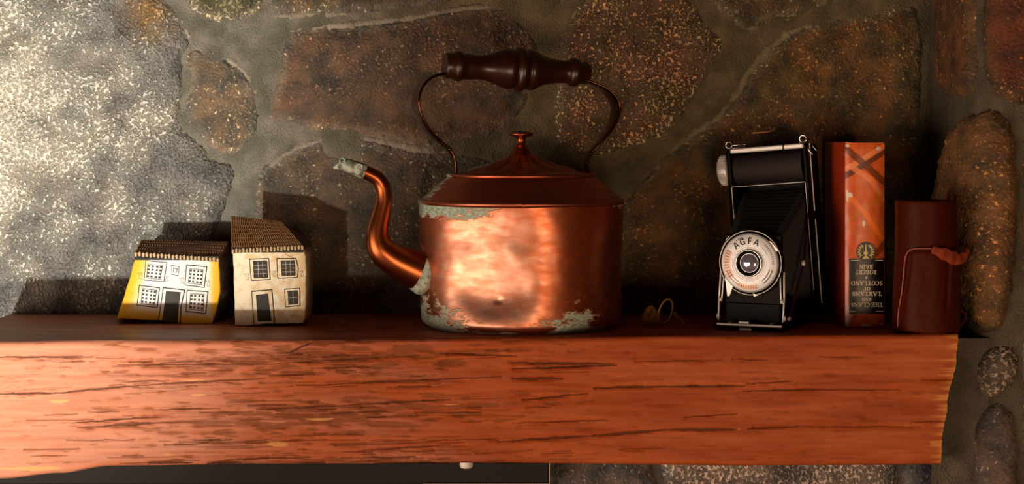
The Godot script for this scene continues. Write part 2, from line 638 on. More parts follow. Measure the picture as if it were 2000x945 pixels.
func _ready() -> void:
	rng.seed = 7
	nz_a.seed = 4; nz_a.frequency = 0.16; nz_a.fractal_octaves = 3
	nz_b.seed = 9; nz_b.frequency = 0.75; nz_b.fractal_octaves = 3
	nz_c.seed = 14; nz_c.frequency = 0.04; nz_c.fractal_octaves = 4

	# camera
	var cam := Camera3D.new()
	cam.name = "camera"
	cam.projection = Camera3D.PROJECTION_FRUSTUM
	cam.keep_aspect = Camera3D.KEEP_HEIGHT
	cam.near = 0.05
	cam.far = 50.0
	cam.size = 0.05 * 945.0 / F
	cam.frustum_offset = Vector2(0.0, -0.05 * (472.5 - HOR) / F)
	cam.position = EYE
	add_child(cam)
	cam.current = true

	# sky and exposure
	var env := Environment.new()
	env.background_mode = Environment.BG_COLOR
	env.background_color = Color(0.62, 0.66, 0.72)
	env.background_energy_multiplier = 0.5
	env.tonemap_mode = Environment.TONE_MAPPER_LINEAR
	env.tonemap_exposure = 1.0
	env.sdfgi_enabled = true
	env.ssao_enabled = true
	env.ssil_enabled = true
	var we := WorldEnvironment.new()
	we.name = "world"
	we.environment = env
	add_child(we)

	# daylight of the low window on the left
	var win := AreaLight3D.new()
	win.name = "window_daylight"
	win.area_size = Vector2(2.3, 1.0)
	win.light_color = Color(1.0, 0.86, 0.74)
	win.light_energy = 4.6
	win.area_normalize_energy = true
	win.area_range = 8.0
	win.shadow_enabled = true
	add_child(win)
	win.look_at_from_position(Vector3(-1.56, -0.45, 1.65), Vector3(0.0, -0.45, 1.65))

	# warm fill added low behind the viewer to brighten the right side
	var door := AreaLight3D.new()
	door.name = "added_fill"
	door.area_size = Vector2(0.9, 0.8)
	door.light_color = Color(1.0, 0.83, 0.66)
	door.light_energy = 3.3
	door.area_normalize_energy = true
	door.area_range = 8.0
	door.shadow_enabled = true
	add_child(door)
	door.look_at_from_position(Vector3(0.55, -0.72, 3.16), Vector3(0.55, -0.72, 0.0))

	# narrow low beam from the front left; its lamp is added, out of view
	LAMP_AT = Vector3(-0.72, -0.38, 2.05)
	LAMP_TO = Vector3(-0.57, 0.22, -0.25)
	var spot := SpotLight3D.new()
	spot.name = "added_lamp_beam"
	spot.light_color = Color(1.0, 0.97, 0.91)
	spot.light_energy = 8.2
	spot.light_size = 0.03
	spot.spot_angle = 12.0
	spot.spot_angle_attenuation = 1.0
	spot.spot_range = 8.0
	spot.spot_attenuation = 2.0
	spot.shadow_enabled = true
	add_child(spot)
	spot.look_at_from_position(LAMP_AT, LAMP_TO)

	stone_textures()
	build_room()
	build_walls()
	build_beam()
	build_hearth()
	build_kettle()
	build_houses()
	build_folding_camera()
	build_book()
	build_candle()
	build_small_things()

var LAMP_AT := Vector3.ZERO
var LAMP_TO := Vector3.ZERO

func build_room() -> void:
	var plaster := mat("plaster", Color(0.30, 0.18, 0.12), 0.9)
	var boards := mat("floor_wood", Color(0.40, 0.27, 0.18), 0.6)
	var lo := Vector3(-1.6, -1.25, -0.4)
	var hi := Vector3(1.8, 1.15, 3.2)
	structure(part("floor", plain_box(Vector3(lo.x - 0.12, lo.y - 0.1, lo.z), Vector3(hi.x + 0.12, lo.y, hi.z + 0.12)), boards))
	structure(part("ceiling", plain_box(Vector3(lo.x - 0.12, hi.y, lo.z), Vector3(hi.x + 0.12, hi.y + 0.1, hi.z + 0.12)), mat("dark_boards", Color(0.20, 0.11, 0.07), 0.85)))
	structure(part("wall_east", plain_box(Vector3(hi.x, lo.y, lo.z), Vector3(hi.x + 0.12, hi.y, hi.z)), plaster))
	var so := new_st(true)
	for b in [[lo.x - 0.12, 0.06, lo.y, hi.y], [1.04, hi.x + 0.12, lo.y, hi.y], [0.06, 1.04, -0.30, hi.y], [0.06, 1.04, lo.y, -1.15]]:
		box(so, Transform3D(Basis(), Vector3((b[0] + b[1]) * 0.5, (b[2] + b[3]) * 0.5, hi.z + 0.06)), Vector3(b[1] - b[0], b[3] - b[2], 0.12), 0.001)
	structure(part("wall_south", done(so), plaster))
	# wall with the low window
	var st := new_st(true)
	var z0 := 0.46
	var z1 := 2.84
	var y0 := -0.97
	var y1 := 0.07
	for b in [[lo.y, hi.y, lo.z, z0], [lo.y, hi.y, z1, hi.z], [lo.y, y0, z0, z1], [y1, hi.y, z0, z1]]:
		var a := Vector3(lo.x - 0.12, b[0], b[2])
		var c := Vector3(lo.x, b[1], b[3])
		box(st, Transform3D(Basis(), (a + c) * 0.5), c - a, 0.001)
	structure(part("wall_west", done(st), plaster))
	var fr := new_st(true)
	for b in [[y0, y0 + 0.03, z0, z1], [y1 - 0.03, y1, z0, z1], [y0, y1, z0, z0 + 0.03], [y0, y1, z1 - 0.03, z1], [y0, y1, 1.64, 1.66]]:
		var a := Vector3(lo.x - 0.09, b[0], b[2])
		var c := Vector3(lo.x - 0.03, b[1], b[3])
		box(fr, Transform3D(Basis(), (a + c) * 0.5), c - a, 0.003)
	var wn := part("window", done(fr), mat("white_paint", Color(0.85, 0.83, 0.8), 0.5))
	wn.name = "window_1"
	structure(wn)
	var glass := mat("window_glass", Color(0.9, 0.95, 1.0, 0.06), 0.03)
	glass.transparency = BaseMaterial3D.TRANSPARENCY_ALPHA
	part("pane", plain_box(Vector3(lo.x - 0.063, y0 + 0.02, z0 + 0.02), Vector3(lo.x - 0.059, y1 - 0.02, z1 - 0.02)), glass, wn)
	# unseen lamp and stand, added as a source for the low beam
	var lamp := thing("added_lamp", "small black lamp on a floor stand, added out of view to throw the low beam", "lamp", Vector3(LAMP_AT.x, lo.y, LAMP_AT.z))
	var black := mat("lamp_black", Color(0.05, 0.05, 0.05), 0.5)
	var o := LAMP_AT - lamp.position
	var dirn := (LAMP_TO - LAMP_AT).normalized()
	var b1 := new_st()
	lathe(b1, [Vector2(0, 0), Vector2(0.12, 0), Vector2(0.12, 0.012), Vector2(0.02, 0.022), Vector2(0, 0.022)], 32)
	part("base", done(b1), black, lamp)
	var b2 := new_st()
	rod(b2, Vector3(0, 0.02, 0) - dirn * 0.0, Vector3(0, o.y - 0.05, -0.0), 0.008, 10)
	part("pole", done(b2), black, lamp)
	var b3 := new_st()
	var bs := Basis.looking_at(-dirn, Vector3.UP)
	turned(b3, [Vector2(0.0, -0.10), Vector2(0.025, -0.10), Vector2(0.045, -0.03), Vector2(0.045, 0.02), Vector2(0.042, 0.02), Vector2(0.042, -0.03), Vector2(0.0, -0.06)], 28, Transform3D(bs, o))
	part("lamp_shade", done(b3), black, lamp)
	var b4 := new_st()
	ball(b4, o - dirn * 0.0, Vector3.ONE * 0.024, 8)
	var bm := mat("lamp_bulb", Color(1, 0.95, 0.85), 0.4)
	bm.emission_enabled = true
	bm.emission = Color(1, 0.93, 0.8)
	bm.emission_energy_multiplier = 2.0
	part("bulb", done(b4), bm, lamp)

func build_walls() -> void:
	var back := curve([Vector2(-1.6, -0.25), Vector2(0.475, -0.25)])
	var pale := lin(0.42, 0.38, 0.31)
	var wall := part("wall_back", mortar(back, 0.55, 2.075, -0.04, 0.62, 0.005, lin(0.42, 0.40, 0.33), lin(0.26, 0.25, 0.19), 1), M.mortar)
	structure(wall)
	var bk := new_st(true)
	bk.set_color(lin(0.4, 0.37, 0.3))
	var a := Vector3(-1.72, -1.25, -0.40)
	var b := Vector3(1.92, 1.15, -0.262)
	box(bk, Transform3D(Basis(), (a + b) * 0.5), b - a, 0.001)
	part("backing", done(bk), M.mortar, wall)

	var grey := [lin(0.58, 0.56, 0.50), lin(0.42, 0.42, 0.40), lin(0.62, 0.60, 0.52)]
	stone(wall, back, v([-160,-90, 268,-90, 310,-20, 345,25, 364,62, 371,90, 354,112, 363,160, 350,206, 360,252, 388,277, 418,314, 460,320, 455,360, 440,400, 425,450, 412,560, 405,690, -160,690]), 0.006, M.granite,
		[lin(0.44, 0.43, 0.40), lin(0.38, 0.39, 0.38), lin(0.42, 0.40, 0.34), [Vector2(290, 25), 60.0, lin(0.36, 0.22, 0.09)]], 1)
	stone(wall, back, v([362,95, 358,118, 368,158, 356,206, 366,248, 393,270, 424,305, 462,306, 490,290, 503,259, 508,222, 500,175, 481,143, 450,119, 402,100]), 0.005, M.sparse,
		[lin(0.40, 0.28, 0.17), lin(0.26, 0.20, 0.13), lin(0.62, 0.54, 0.42)], 2, 0.7)
	stone(wall, back, v([350,-90, 362,5, 380,28, 405,44, 450,46, 495,36, 518,12, 524,-90]), 0.005, M.dense,
		[lin(0.20, 0.19, 0.10), lin(0.12, 0.11, 0.05), lin(0.55, 0.47, 0.33)], 3)
	stone(wall, back, v([534,-90, 524,18, 560,31, 620,30, 700,26, 800,18, 900,3, 955,-90]), 0.007, M.sparse,
		[lin(0.34, 0.24, 0.13), lin(0.22, 0.16, 0.09), pale], 4)
	stone(wall, back, v([565,58, 600,50, 700,47, 800,35, 880,18, 960,8, 990,15, 1012,35, 1040,60, 1055,95, 1052,140, 1038,185, 1025,215, 1000,245, 940,275, 860,290, 790,288, 700,265, 620,258, 560,243, 520,235, 518,210, 525,185, 542,152, 543,100]), 0.005, M.sparse,
		[lin(0.32, 0.18, 0.11), lin(0.23, 0.15, 0.09), lin(0.62, 0.51, 0.37)], 5)
	stone(wall, back, v([492,400, 492,365, 505,330, 545,305, 590,282, 628,270, 640,300, 690,312, 702,266, 760,280, 850,300, 940,302, 1000,330, 1100,380, 1150,440, 1160,690, 470,690, 485,500]), 0.005, M.sparse,
		[lin(0.30, 0.20, 0.12), lin(0.22, 0.17, 0.11), lin(0.62, 0.54, 0.44)], 6)
	stone(wall, back, v([1145,-90, 1140,0, 1116,28, 1100,60, 1094,105, 1088,165, 1082,230, 1085,275, 1120,305, 1176,303, 1240,287, 1300,262, 1333,226, 1350,200, 1375,160, 1395,127, 1412,96, 1413,74, 1380,43, 1350,0, 1330,-90]), 0.007, M.specks,
		[lin(0.40, 0.21, 0.12), lin(0.28, 0.20, 0.10), lin(0.46, 0.38, 0.22)], 7, 1.4)
	stone(wall, back, v([1370,-90, 1392,0, 1414,27, 1430,35, 1436,52, 1450,60, 1475,54, 1510,42, 1545,36, 1590,18, 1650,4, 1690,-90]), 0.007, M.sparse,
		[lin(0.28, 0.18, 0.08), lin(0.18, 0.14, 0.06), lin(0.62, 0.52, 0.3)], 8)
	stone(wall, back, v([1770,8, 1700,22, 1640,34, 1590,44, 1536,62, 1505,92, 1480,120, 1456,145, 1445,178, 1422,208, 1390,238, 1337,270, 1307,297, 1275,330, 1228,375, 1205,420, 1190,690, 1800,690, 1797,400, 1800,300, 1803,190, 1806,60, 1795,10]), 0.005, M.sparse,
		[lin(0.46, 0.22, 0.075), lin(0.30, 0.20, 0.08), lin(0.62, 0.56, 0.36)], 9)
	stone(wall, back, v([975,-90, 965,-10, 1000,-2, 1060,40, 1085,30, 1110,-10, 1120,-90]), 0.004, M.mortar,
		[lin(0.28, 0.24, 0.12), lin(0.22, 0.2, 0.1), lin(0.26, 0.22, 0.12)], 10)
	stone(wall, back, v([1720,-90, 1730,-6, 1800,-8, 1806,-90]), 0.01, M.sparse, [lin(0.28, 0.18, 0.08), lin(0.2, 0.14, 0.06), pale], 11)
	stone(wall, back, v([-560,-200, -190,-200, -186,180, -400,250, -560,200]), 0.012, M.dense, [grey[0], grey[1], pale], 12, 1.0, 0.007)
	stone(wall, back, v([-560,240, -400,280, -186,220, -186,690, -560,690]), 0.012, M.sparse, [lin(0.4, 0.32, 0.22), lin(0.3, 0.24, 0.16), pale], 13, 1.0, 0.007)
	for q in [[-160, -110, 260], [300, -110, 690], [730, -110, 1130], [1170, -110, 1560], [1600, -110, 1800]]:
		var k: float = q[0]
		stone(wall, back, v([q[0], q[1], q[0] + 10, -300, q[2] - 10, -310, q[2], q[1] - 4]), 0.012, M.sparse, [lin(0.34, 0.24, 0.15), lin(0.24, 0.18, 0.11), pale], 20 + int(k) % 7, 1.0, 0.007)

	for r in [[[505,352, 530,322, 560,300, 600,282, 632,273], 15.0, 51], [[704,268, 760,279, 830,294, 900,300], 16.0, 52], [[556,64, 600,55, 660,50, 720,45, 800,34, 880,19, 950,12, 990,20], 15.0, 53], [[522,226, 570,232, 640,236, 720,240], 14.0, 54],
			[[1600,46, 1545,62, 1508,92, 1482,122, 1458,148, 1444,178, 1420,212, 1388,242, 1340,272, 1308,300], 17.0, 55], [[1250,378, 1280,338, 1308,306], 12.0, 56], [[1395,-6, 1412,24, 1432,38, 1440,56, 1470,56, 1512,43, 1550,35, 1600,16], 8.0, 57],
			[[1350,4, 1380,42, 1412,72], 8.0, 58], [[404,99, 450,118, 481,143, 499,176, 507,222], 11.0, 59], [[345,22, 365,62, 371,92], 12.0, 60], [[530,30, 600,29, 680,26], 16.0, 61], [[1104,60, 1120,28, 1140,4], 9.0, 62]]:
		var k: int = r[2]
		ridge(wall, back, v(r[0]), r[1], lin(0.62, 0.54, 0.42) if k < 55 or k > 58 else lin(0.56, 0.48, 0.28), k)

	# the pier that returns beside the beam's end
	var pier := curve([Vector2(0.464, -0.27), Vector2(0.464, -0.17), Vector2(0.461, -0.10), Vector2(0.463, -0.055), Vector2(0.478, -0.030), Vector2(0.56, -0.02), Vector2(1.0, -0.012)])
	var side := part("wall_right", mortar(pier, 0.0, pier.s[-1], -0.6, 0.62, 0.006, lin(0.26, 0.22, 0.15), lin(0.18, 0.15, 0.09), 2), M.mortar)
	structure(side)
	var pk := new_st(true)
	pk.set_color(lin(0.3, 0.26, 0.2))
	a = Vector3(0.49, -1.25, -0.30)
	b = Vector3(1.82, 1.15, -0.045)
	box(pk, Transform3D(Basis(), (a + b) * 0.5), b - a, 0.001)
	part("backing", done(pk), M.mortar, side)
	var rust := [lin(0.40, 0.16, 0.05), lin(0.26, 0.11, 0.04), lin(0.34, 0.2, 0.08)]
	stone(side, pier, v([1818,-90, 1820,20, 1822,100, 1819,165, 1840,192, 1890,186, 1901,150, 1896,60, 1892,-90]), 0.010, M.sparse, rust, 31)
	stone(side, pier, v([1912,-90, 1910,60, 1918,150, 1935,185, 2000,205, 2140,200, 2140,-90]), 0.014, M.sparse, [lin(0.36, 0.10, 0.035), lin(0.24, 0.075, 0.03), rust[2]], 32)
	stone(side, pier, v([1850,250, 1870,230, 1910,218, 1945,215, 1970,235, 1984,270, 1990,400, 1984,520, 1960,640, 1910,652, 1884,620, 1862,560, 1826,480, 1816,380, 1836,300]), 0.016, M.sparse, [lin(0.55, 0.27, 0.085), lin(0.38, 0.17, 0.06), lin(0.48, 0.29, 0.12)], 33, 2.0)
	stone(side, pier, v([2004,235, 2140,225, 2140,560, 1998,560, 2002,400]), 0.012, M.sparse, rust, 34)
	stone(side, pier, v([1892,700, 1920,682, 1975,676, 1990,700, 1985,745, 1960,768, 1915,778, 1886,755]), 0.012, M.dense, [lin(0.34, 0.24, 0.17), lin(0.25, 0.19, 0.14), lin(0.34, 0.27, 0.2)], 35)
	stone(side, pier, v([1914,795, 1945,788, 1970,802, 1988,850, 1990,1010, 1840,1010, 1852,905, 1868,868]), 0.014, M.sparse, [lin(0.30, 0.21, 0.17), lin(0.22, 0.18, 0.15), lin(0.38, 0.32, 0.26)], 36, 1.6)
	stone(side, pier, v([2000,600, 2140,590, 2140,1010, 2006,1010, 2000,760]), 0.012, M.sparse, [lin(0.26, 0.2, 0.16), lin(0.2, 0.16, 0.13), pale], 37)

	# mortar packed against the beam's end
	var packed := curve([Vector2(0.416, -0.030), Vector2(0.485, -0.036)])
	part("mortar_packing", mortar(packed, 0.0, packed.s[-1], -0.22, -0.004, 0.004, lin(0.30, 0.26, 0.19), lin(0.20, 0.18, 0.13), 5), M.mortar, side)

	# the breast below the beam, right of the hearth
	var low := curve([Vector2(0.036, -0.095), Vector2(0.52, -0.095)])
	var lw := part("wall_lower", mortar(low, 0.0, low.s[-1], -0.62, -0.128, 0.006, lin(0.3, 0.28, 0.25), lin(0.2, 0.19, 0.17), 3), M.mortar)
	structure(lw)
	var lk := new_st(true)
	lk.set_color(lin(0.3, 0.28, 0.25))
	a = Vector3(0.037, -1.25, -0.27)
	b = Vector3(0.52, -0.13, -0.106)
	box(lk, Transform3D(Basis(), (a + b) * 0.5), b - a, 0.001)
	part("backing", done(lk), M.mortar, lw)
	var slate := [lin(0.32, 0.27, 0.24), lin(0.22, 0.2, 0.2), lin(0.4, 0.37, 0.34)]
	stone(lw, low, v([1082,880, 1180,878, 1268,880, 1290,960, 1300,1060, 1082,1060]), 0.010, M.sparse, slate, 41)
	stone(lw, low, v([1284,878, 1420,876, 1600,880, 1752,880, 1756,960, 1750,1060, 1312,1060, 1296,930]), 0.012, M.dense, [lin(0.42, 0.34, 0.29), lin(0.26, 0.22, 0.2), slate[2]], 42)
	stone(lw, low, v([1764,880, 1850,880, 1880,960, 1880,1060, 1762,1060]), 0.012, M.sparse, [lin(0.2, 0.2, 0.23), lin(0.16, 0.15, 0.17), slate[2]], 43)

# ------------------------------------------------------------------ the beam

func poly_y(pts: Array, x: float) -> float:
	for i in pts.size() - 1:
		if x <= pts[i + 1].x or i == pts.size() - 2:
			var t := clampf((x - pts[i].x) / (pts[i + 1].x - pts[i].x), 0.0, 1.0)
			t = t * t * (3.0 - 2.0 * t)
			return lerpf(pts[i].y, pts[i + 1].y, t)
	return pts[-1].y

func build_beam() -> void:
	var W := 2000
	var H := 300
	var X0 := -110.0
	var Y0 := 640.0
	# depth of cracks and flaked wood, drawn stroke by stroke
	var deep := Image.create(W, H, false, Image.FORMAT_L8)
	deep.fill(Color.BLACK)
	var cracks := [
		[0, 697, 160, 696, 3.0], [0, 769, 110, 767, 4.0], [110, 767, 270, 752, 3.5], [270, 752, 520, 738, 2.5], [230, 712, 560, 710, 2.5], [560, 708, 740, 698, 2.5],
		[140, 825, 290, 815, 2.5], [150, 835, 330, 824, 2.5], [290, 905, 375, 903, 6.0], [405, 905, 470, 904, 5.0], [440, 897, 560, 893, 3.0], [700, 880, 880, 868, 2.0],
		[820, 905, 985, 902, 2.0], [640, 750, 980, 735, 2.5], [500, 800, 700, 790, 2.5], [560, 690, 610, 668, 3.0], [1000, 708, 1200, 710, 4.0], [1000, 738, 1100, 739, 4.0],
		[1160, 757, 1300, 754, 4.0], [1300, 754, 1455, 753, 3.0], [1240, 706, 1410, 703, 2.0], [1450, 763, 1640, 760, 2.5], [1640, 760, 1760, 762, 1.6], [1000, 860, 1160, 850, 4.0],
		[1160, 850, 1300, 839, 4.5], [1300, 839, 1440, 838, 4.0], [1460, 837, 1560, 833, 3.5], [1560, 833, 1800, 833, 2.0], [1000, 826, 1190, 820, 2.0], [1340, 814, 1440, 808, 2.0], [1460, 749, 1550, 744, 2.0],
		[1020, 780, 1150, 768, 3.0], [1000, 720, 1205, 712, 3.5], [1060, 886, 1120, 884, 1.5], [1210, 877, 1300, 874, 1.5], [860, 690, 1010, 695, 3.0], [1800, 742, 1870, 741, 1.5], [1780, 824, 1850, 822, 1.5],
		[690, 790, 880, 780, 3.0], [300, 800, 430, 797, 2.0], [60, 890, 130, 889, 1.5], [380, 860, 430, 858, 2.0], [250, 745, 330, 743, 2.0], [1430, 700, 1500, 703, 1.3], [1600, 696, 1690, 697, 1.2]]
	for c in cracks:
		var pts := []
		var n := int(absf(c[2] - c[0]) / 14.0) + 2
		for i in n + 1:
			var t := float(i) / n
			pts.append(Vector2(lerpf(c[0], c[2], t) - X0, lerpf(c[1], c[3], t) - Y0 + nz_b.get_noise_2d(c[0] + i * 3.0, c[1]) * 1.8))
		for i in n:
			var taper := sin(PI * (i + 0.7) / (n + 0.4))
			stroke(deep, [pts[i], pts[i + 1]], c[4] * (0.35 + 0.75 * taper), Color(1, 1, 1, 0.95))
	# swarms of short splits in the weathered part
	for k in 340:
		var cx := 560.0 + rng.randfn() * 270.0
		var band: float = [700.0, 722.0, 752.0, 800.0, 815.0, 862.0, 885.0, 900.0][rng.randi() % 8]
		var cy := band + rng.randfn() * 8.0 - (cx - 560.0) * 0.012
		if cx < 60 or cx > 1150 or cy < 672 or cy > 904:
			continue
		var len_ := 16.0 + absf(rng.randfn()) * 55.0
		var sl := -0.012 + rng.randfn() * 0.012
		stroke(deep, [Vector2(cx - X0 - len_ * 0.5, cy - Y0 - sl * len_), Vector2(cx - X0 + len_ * 0.2, cy - Y0 + rng.randfn()), Vector2(cx - X0 + len_ * 0.5, cy - Y0 + sl * len_)], 0.7 + rng.randf() * rng.randf() * 2.6, Color(1, 1, 1, 0.35 + 0.5 * rng.randf()))
	for k in 60:
		var cx := rng.randf_range(1000, 1850)
		var cy := rng.randf_range(672, 900)
		var len_ := rng.randf_range(10, 60)
		stroke(deep, [Vector2(cx - X0, cy - Y0), Vector2(cx - X0 + len_, cy - Y0 - len_ * 0.03)], 0.9, Color(1, 1, 1, 0.4))
	var g1 := noise_bytes(W, H, 0.02, 41, 4, FastNoiseLite.TYPE_SIMPLEX_SMOOTH, 0.0, false)
	var gw := FastNoiseLite.new()
	gw.seed = 77; gw.frequency = 0.01; gw.fractal_octaves = 4
	var chips := [[115, 785, 14, 4], [385, 772, 15, 4], [540, 868, 26, 6], [330, 886, 20, 5], [220, 793, 12, 3], [300, 790, 14, 3], [175, 678, 8, 3], [620, 820, 30, 4], [375, 742, 24, 4], [265, 707, 10, 2], [880, 790, 16, 3], [60, 915, 60, 9], [1440, 838, 10, 8]]
	var rgb := PackedByteArray()
	rgb.resize(W * H * 3)
	var hb := PackedByteArray()
	hb.resize(W * H)
	var db := deep.get_data()
	var depth := PackedFloat32Array()
	depth.resize(W * H)
	for y in H:
		var py := Y0 + y
		var near := chips.filter(func(q): return absf(py - q[1]) < q[3] * 1.2 + 5.0)
		for x in W:
			var i := y * W + x
			var px := X0 + x
			var grain := gw.get_noise_2d(px * 0.35, py * 9.0)
			var broad := gw.get_noise_2d(px * 0.25 + 900.0, py * 1.6)
			var zone := exp(-pow((px - 640.0) / 380.0, 2.0)) * (0.55 + 0.45 * sin((py - 690.0) * 0.055 + px * 0.002))
			var worn_or_lit := clampf((gw.get_noise_2d(px * 1.1 + 300.0, py * 7.0) + zone * 0.78 - 0.42) * 3.4, 0.0, 1.0)
			var cr := db[i] / 255.0
			var c := Color(0.44, 0.098, 0.024).lerp(Color(0.35, 0.062, 0.011), clampf(0.5 + broad * 1.3, 0, 1))
			c = c.lerp(Color(0.56, 0.25, 0.155), clampf((900.0 - px) / 950.0 + broad * 0.5, 0.0, 0.8))  # paler towards the left: sheen of the cool light put into the wood colour
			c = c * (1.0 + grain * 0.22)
			c = c.lerp(Color(0.22, 0.062, 0.018), worn_or_lit * 0.75)
			for ch in near:
				if absf(px - ch[0]) > ch[2] * 1.7:
					continue
				var e := pow((px - ch[0]) / ch[2], 2.0) + pow((py - ch[1] - grain * 5.0) / (ch[3] * 0.6), 2.0) + broad * 2.0 + grain * 2.0
				if e < 2.5:
					c = c.lerp(Color(0.70, 0.36, 0.12), clampf((1.0 - e) * 1.5, 0.0, 0.75))
			if px > 1815.0:
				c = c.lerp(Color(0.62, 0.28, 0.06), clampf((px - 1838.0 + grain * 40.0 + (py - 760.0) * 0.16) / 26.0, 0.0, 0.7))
			c = c.lerp(Color(0.075, 0.022, 0.010), cr * 0.9)
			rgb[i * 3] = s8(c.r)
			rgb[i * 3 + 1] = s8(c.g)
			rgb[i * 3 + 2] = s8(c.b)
			var hh := clampf(0.72 + grain * 0.06 + (g1[i] / 255.0 - 0.5) * 0.08 - worn_or_lit * 0.28 - cr * 0.6, 0.0, 1.0)
			hb[i] = int(hh * 255)
			depth[i] = worn_or_lit * 0.0012 + cr * 0.0022
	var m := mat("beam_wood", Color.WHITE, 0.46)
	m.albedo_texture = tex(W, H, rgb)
	m.metallic_specular = 0.24
	m.heightmap_enabled = true
	m.heightmap_texture = tex(W, H, hb, Image.FORMAT_L8)
	m.heightmap_scale = 0.11
	m.texture_repeat = true
	M.wood = m
	# the section runs from the back of the top, over the rounded front edge, down the face and under
	var top := [Vector2(-110, 669), Vector2(0, 668), Vector2(200, 664), Vector2(600, 664), Vector2(1000, 660), Vector2(1400, 655), Vector2(1872, 652)]
	var bot := [Vector2(-110, 950), Vector2(0, 936), Vector2(120, 925), Vector2(220, 911), Vector2(500, 907), Vector2(1000, 905), Vector2(1500, 910), Vector2(1872, 908)]
	var fin := [Vector2(640, 1873), Vector2(700, 1868), Vector2(790, 1850), Vector2(860, 1840), Vector2(912, 1838)]
	var nu := 560
	var rows := 66
	var nv := rows + 12
	var pos := PackedVector3Array()
	var uv := PackedVector2Array()
	pos.resize(nu * nv); uv.resize(nu * nv)
	for i in nu:
		var t := float(i) / (nu - 1)
		for j in nv:
			# j grows from the underside's back to the top's back
			var pt := 0.0
			var z := 0.0
			var zone := 0
			if j < 5:
				z = lerpf(-0.24, -0.012, j / 4.0)
				pt = 1.0
				zone = -1
			elif j >= 5 + rows:
				z = lerpf(-0.012, -0.258, (j - 5 - rows) / float(nv - 6 - rows))
				zone = 1
			else:
				pt = 1.0 - (j - 5) / float(rows - 1)
			var px := X0 + t * 1982.0
			var py := lerpf(poly_y(top, px), poly_y(bot, px), pt)
			var xe := poly_y(fin, py) + nz_b.get_noise_2d(py * 1.2, 4.0) * 2.2
			px = X0 + t * (xe - X0)
			var y := (HOR - py) / F * 1.8 + EYE.y
			if zone == 1:
				y = lerpf(y - 0.0005, 0.0, clampf(-z / 0.03, 0.0, 1.0))
				y = lerpf((HOR - poly_y(top, px)) / F * 1.8 + EYE.y, 0.0, clampf((-z - 0.0) / 0.035, 0.0, 1.0))
			var edge := minf(pt, 1.0 - pt) * 0.127
			if zone == 0:
				var rr := 0.004
				z = -rr * pow(clampf(1.0 - edge / rr, 0.0, 1.0), 2.0)
				var ix := clampi(int(px - X0), 0, W - 1)
				var iy := clampi(int(py - Y0), 0, H - 1)
				z -= depth[iy * W + ix]
				z += nz_a.get_noise_2d(px * 0.03, py * 0.16) * 0.0016
			pos[j * nu + i] = Vector3((px - 1000.0) / F * 1.8, y, z)
			var vv := (py - Y0) / H
			if zone != 0:
				vv = (py - Y0) / H + (z + 0.012) * (3.0 if zone == 1 else -3.0) + (0.02 if zone == 1 else -0.02)
			uv[j * nu + i] = Vector2((px - X0) / W, vv)
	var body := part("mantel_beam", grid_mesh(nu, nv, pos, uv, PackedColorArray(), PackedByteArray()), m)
	tag(body, "thick weathered red-brown timber mantel beam with long cracks, carrying all the ornaments", "mantel shelf")
	# sawn ends
	var st := new_st()
	for e in [nu - 1, 0]:
		var loop := []
		for j in nv:
			loop.append(pos[j * nu + e])
		var mid := Vector3(loop[0].x, -0.06, -0.12)
		for p in loop:
			mid.x = lerpf(mid.x, p.x, 0.02)
		for j in nv:
			var p0: Vector3 = loop[j]
			var p1: Vector3 = loop[(j + 1) % nv]
			for q in ([mid, p1, p0] if e > 0 else [mid, p0, p1]):
				st.set_uv(Vector2(q.z * 3.0, q.y * 3.0))
				st.add_vertex(q)
	part("sawn_end", done(st), mat("end_grain", Color(0.55, 0.33, 0.12), 0.8), body)
	# the back of the beam is let into the wall
	var sb := new_st(true)
	box(sb, Transform3D(Basis(), Vector3(-0.06, -0.062, -0.249)), Vector3(0.97, 0.116, 0.016), 0.001)
	part("beam_back", done(sb), m, body)

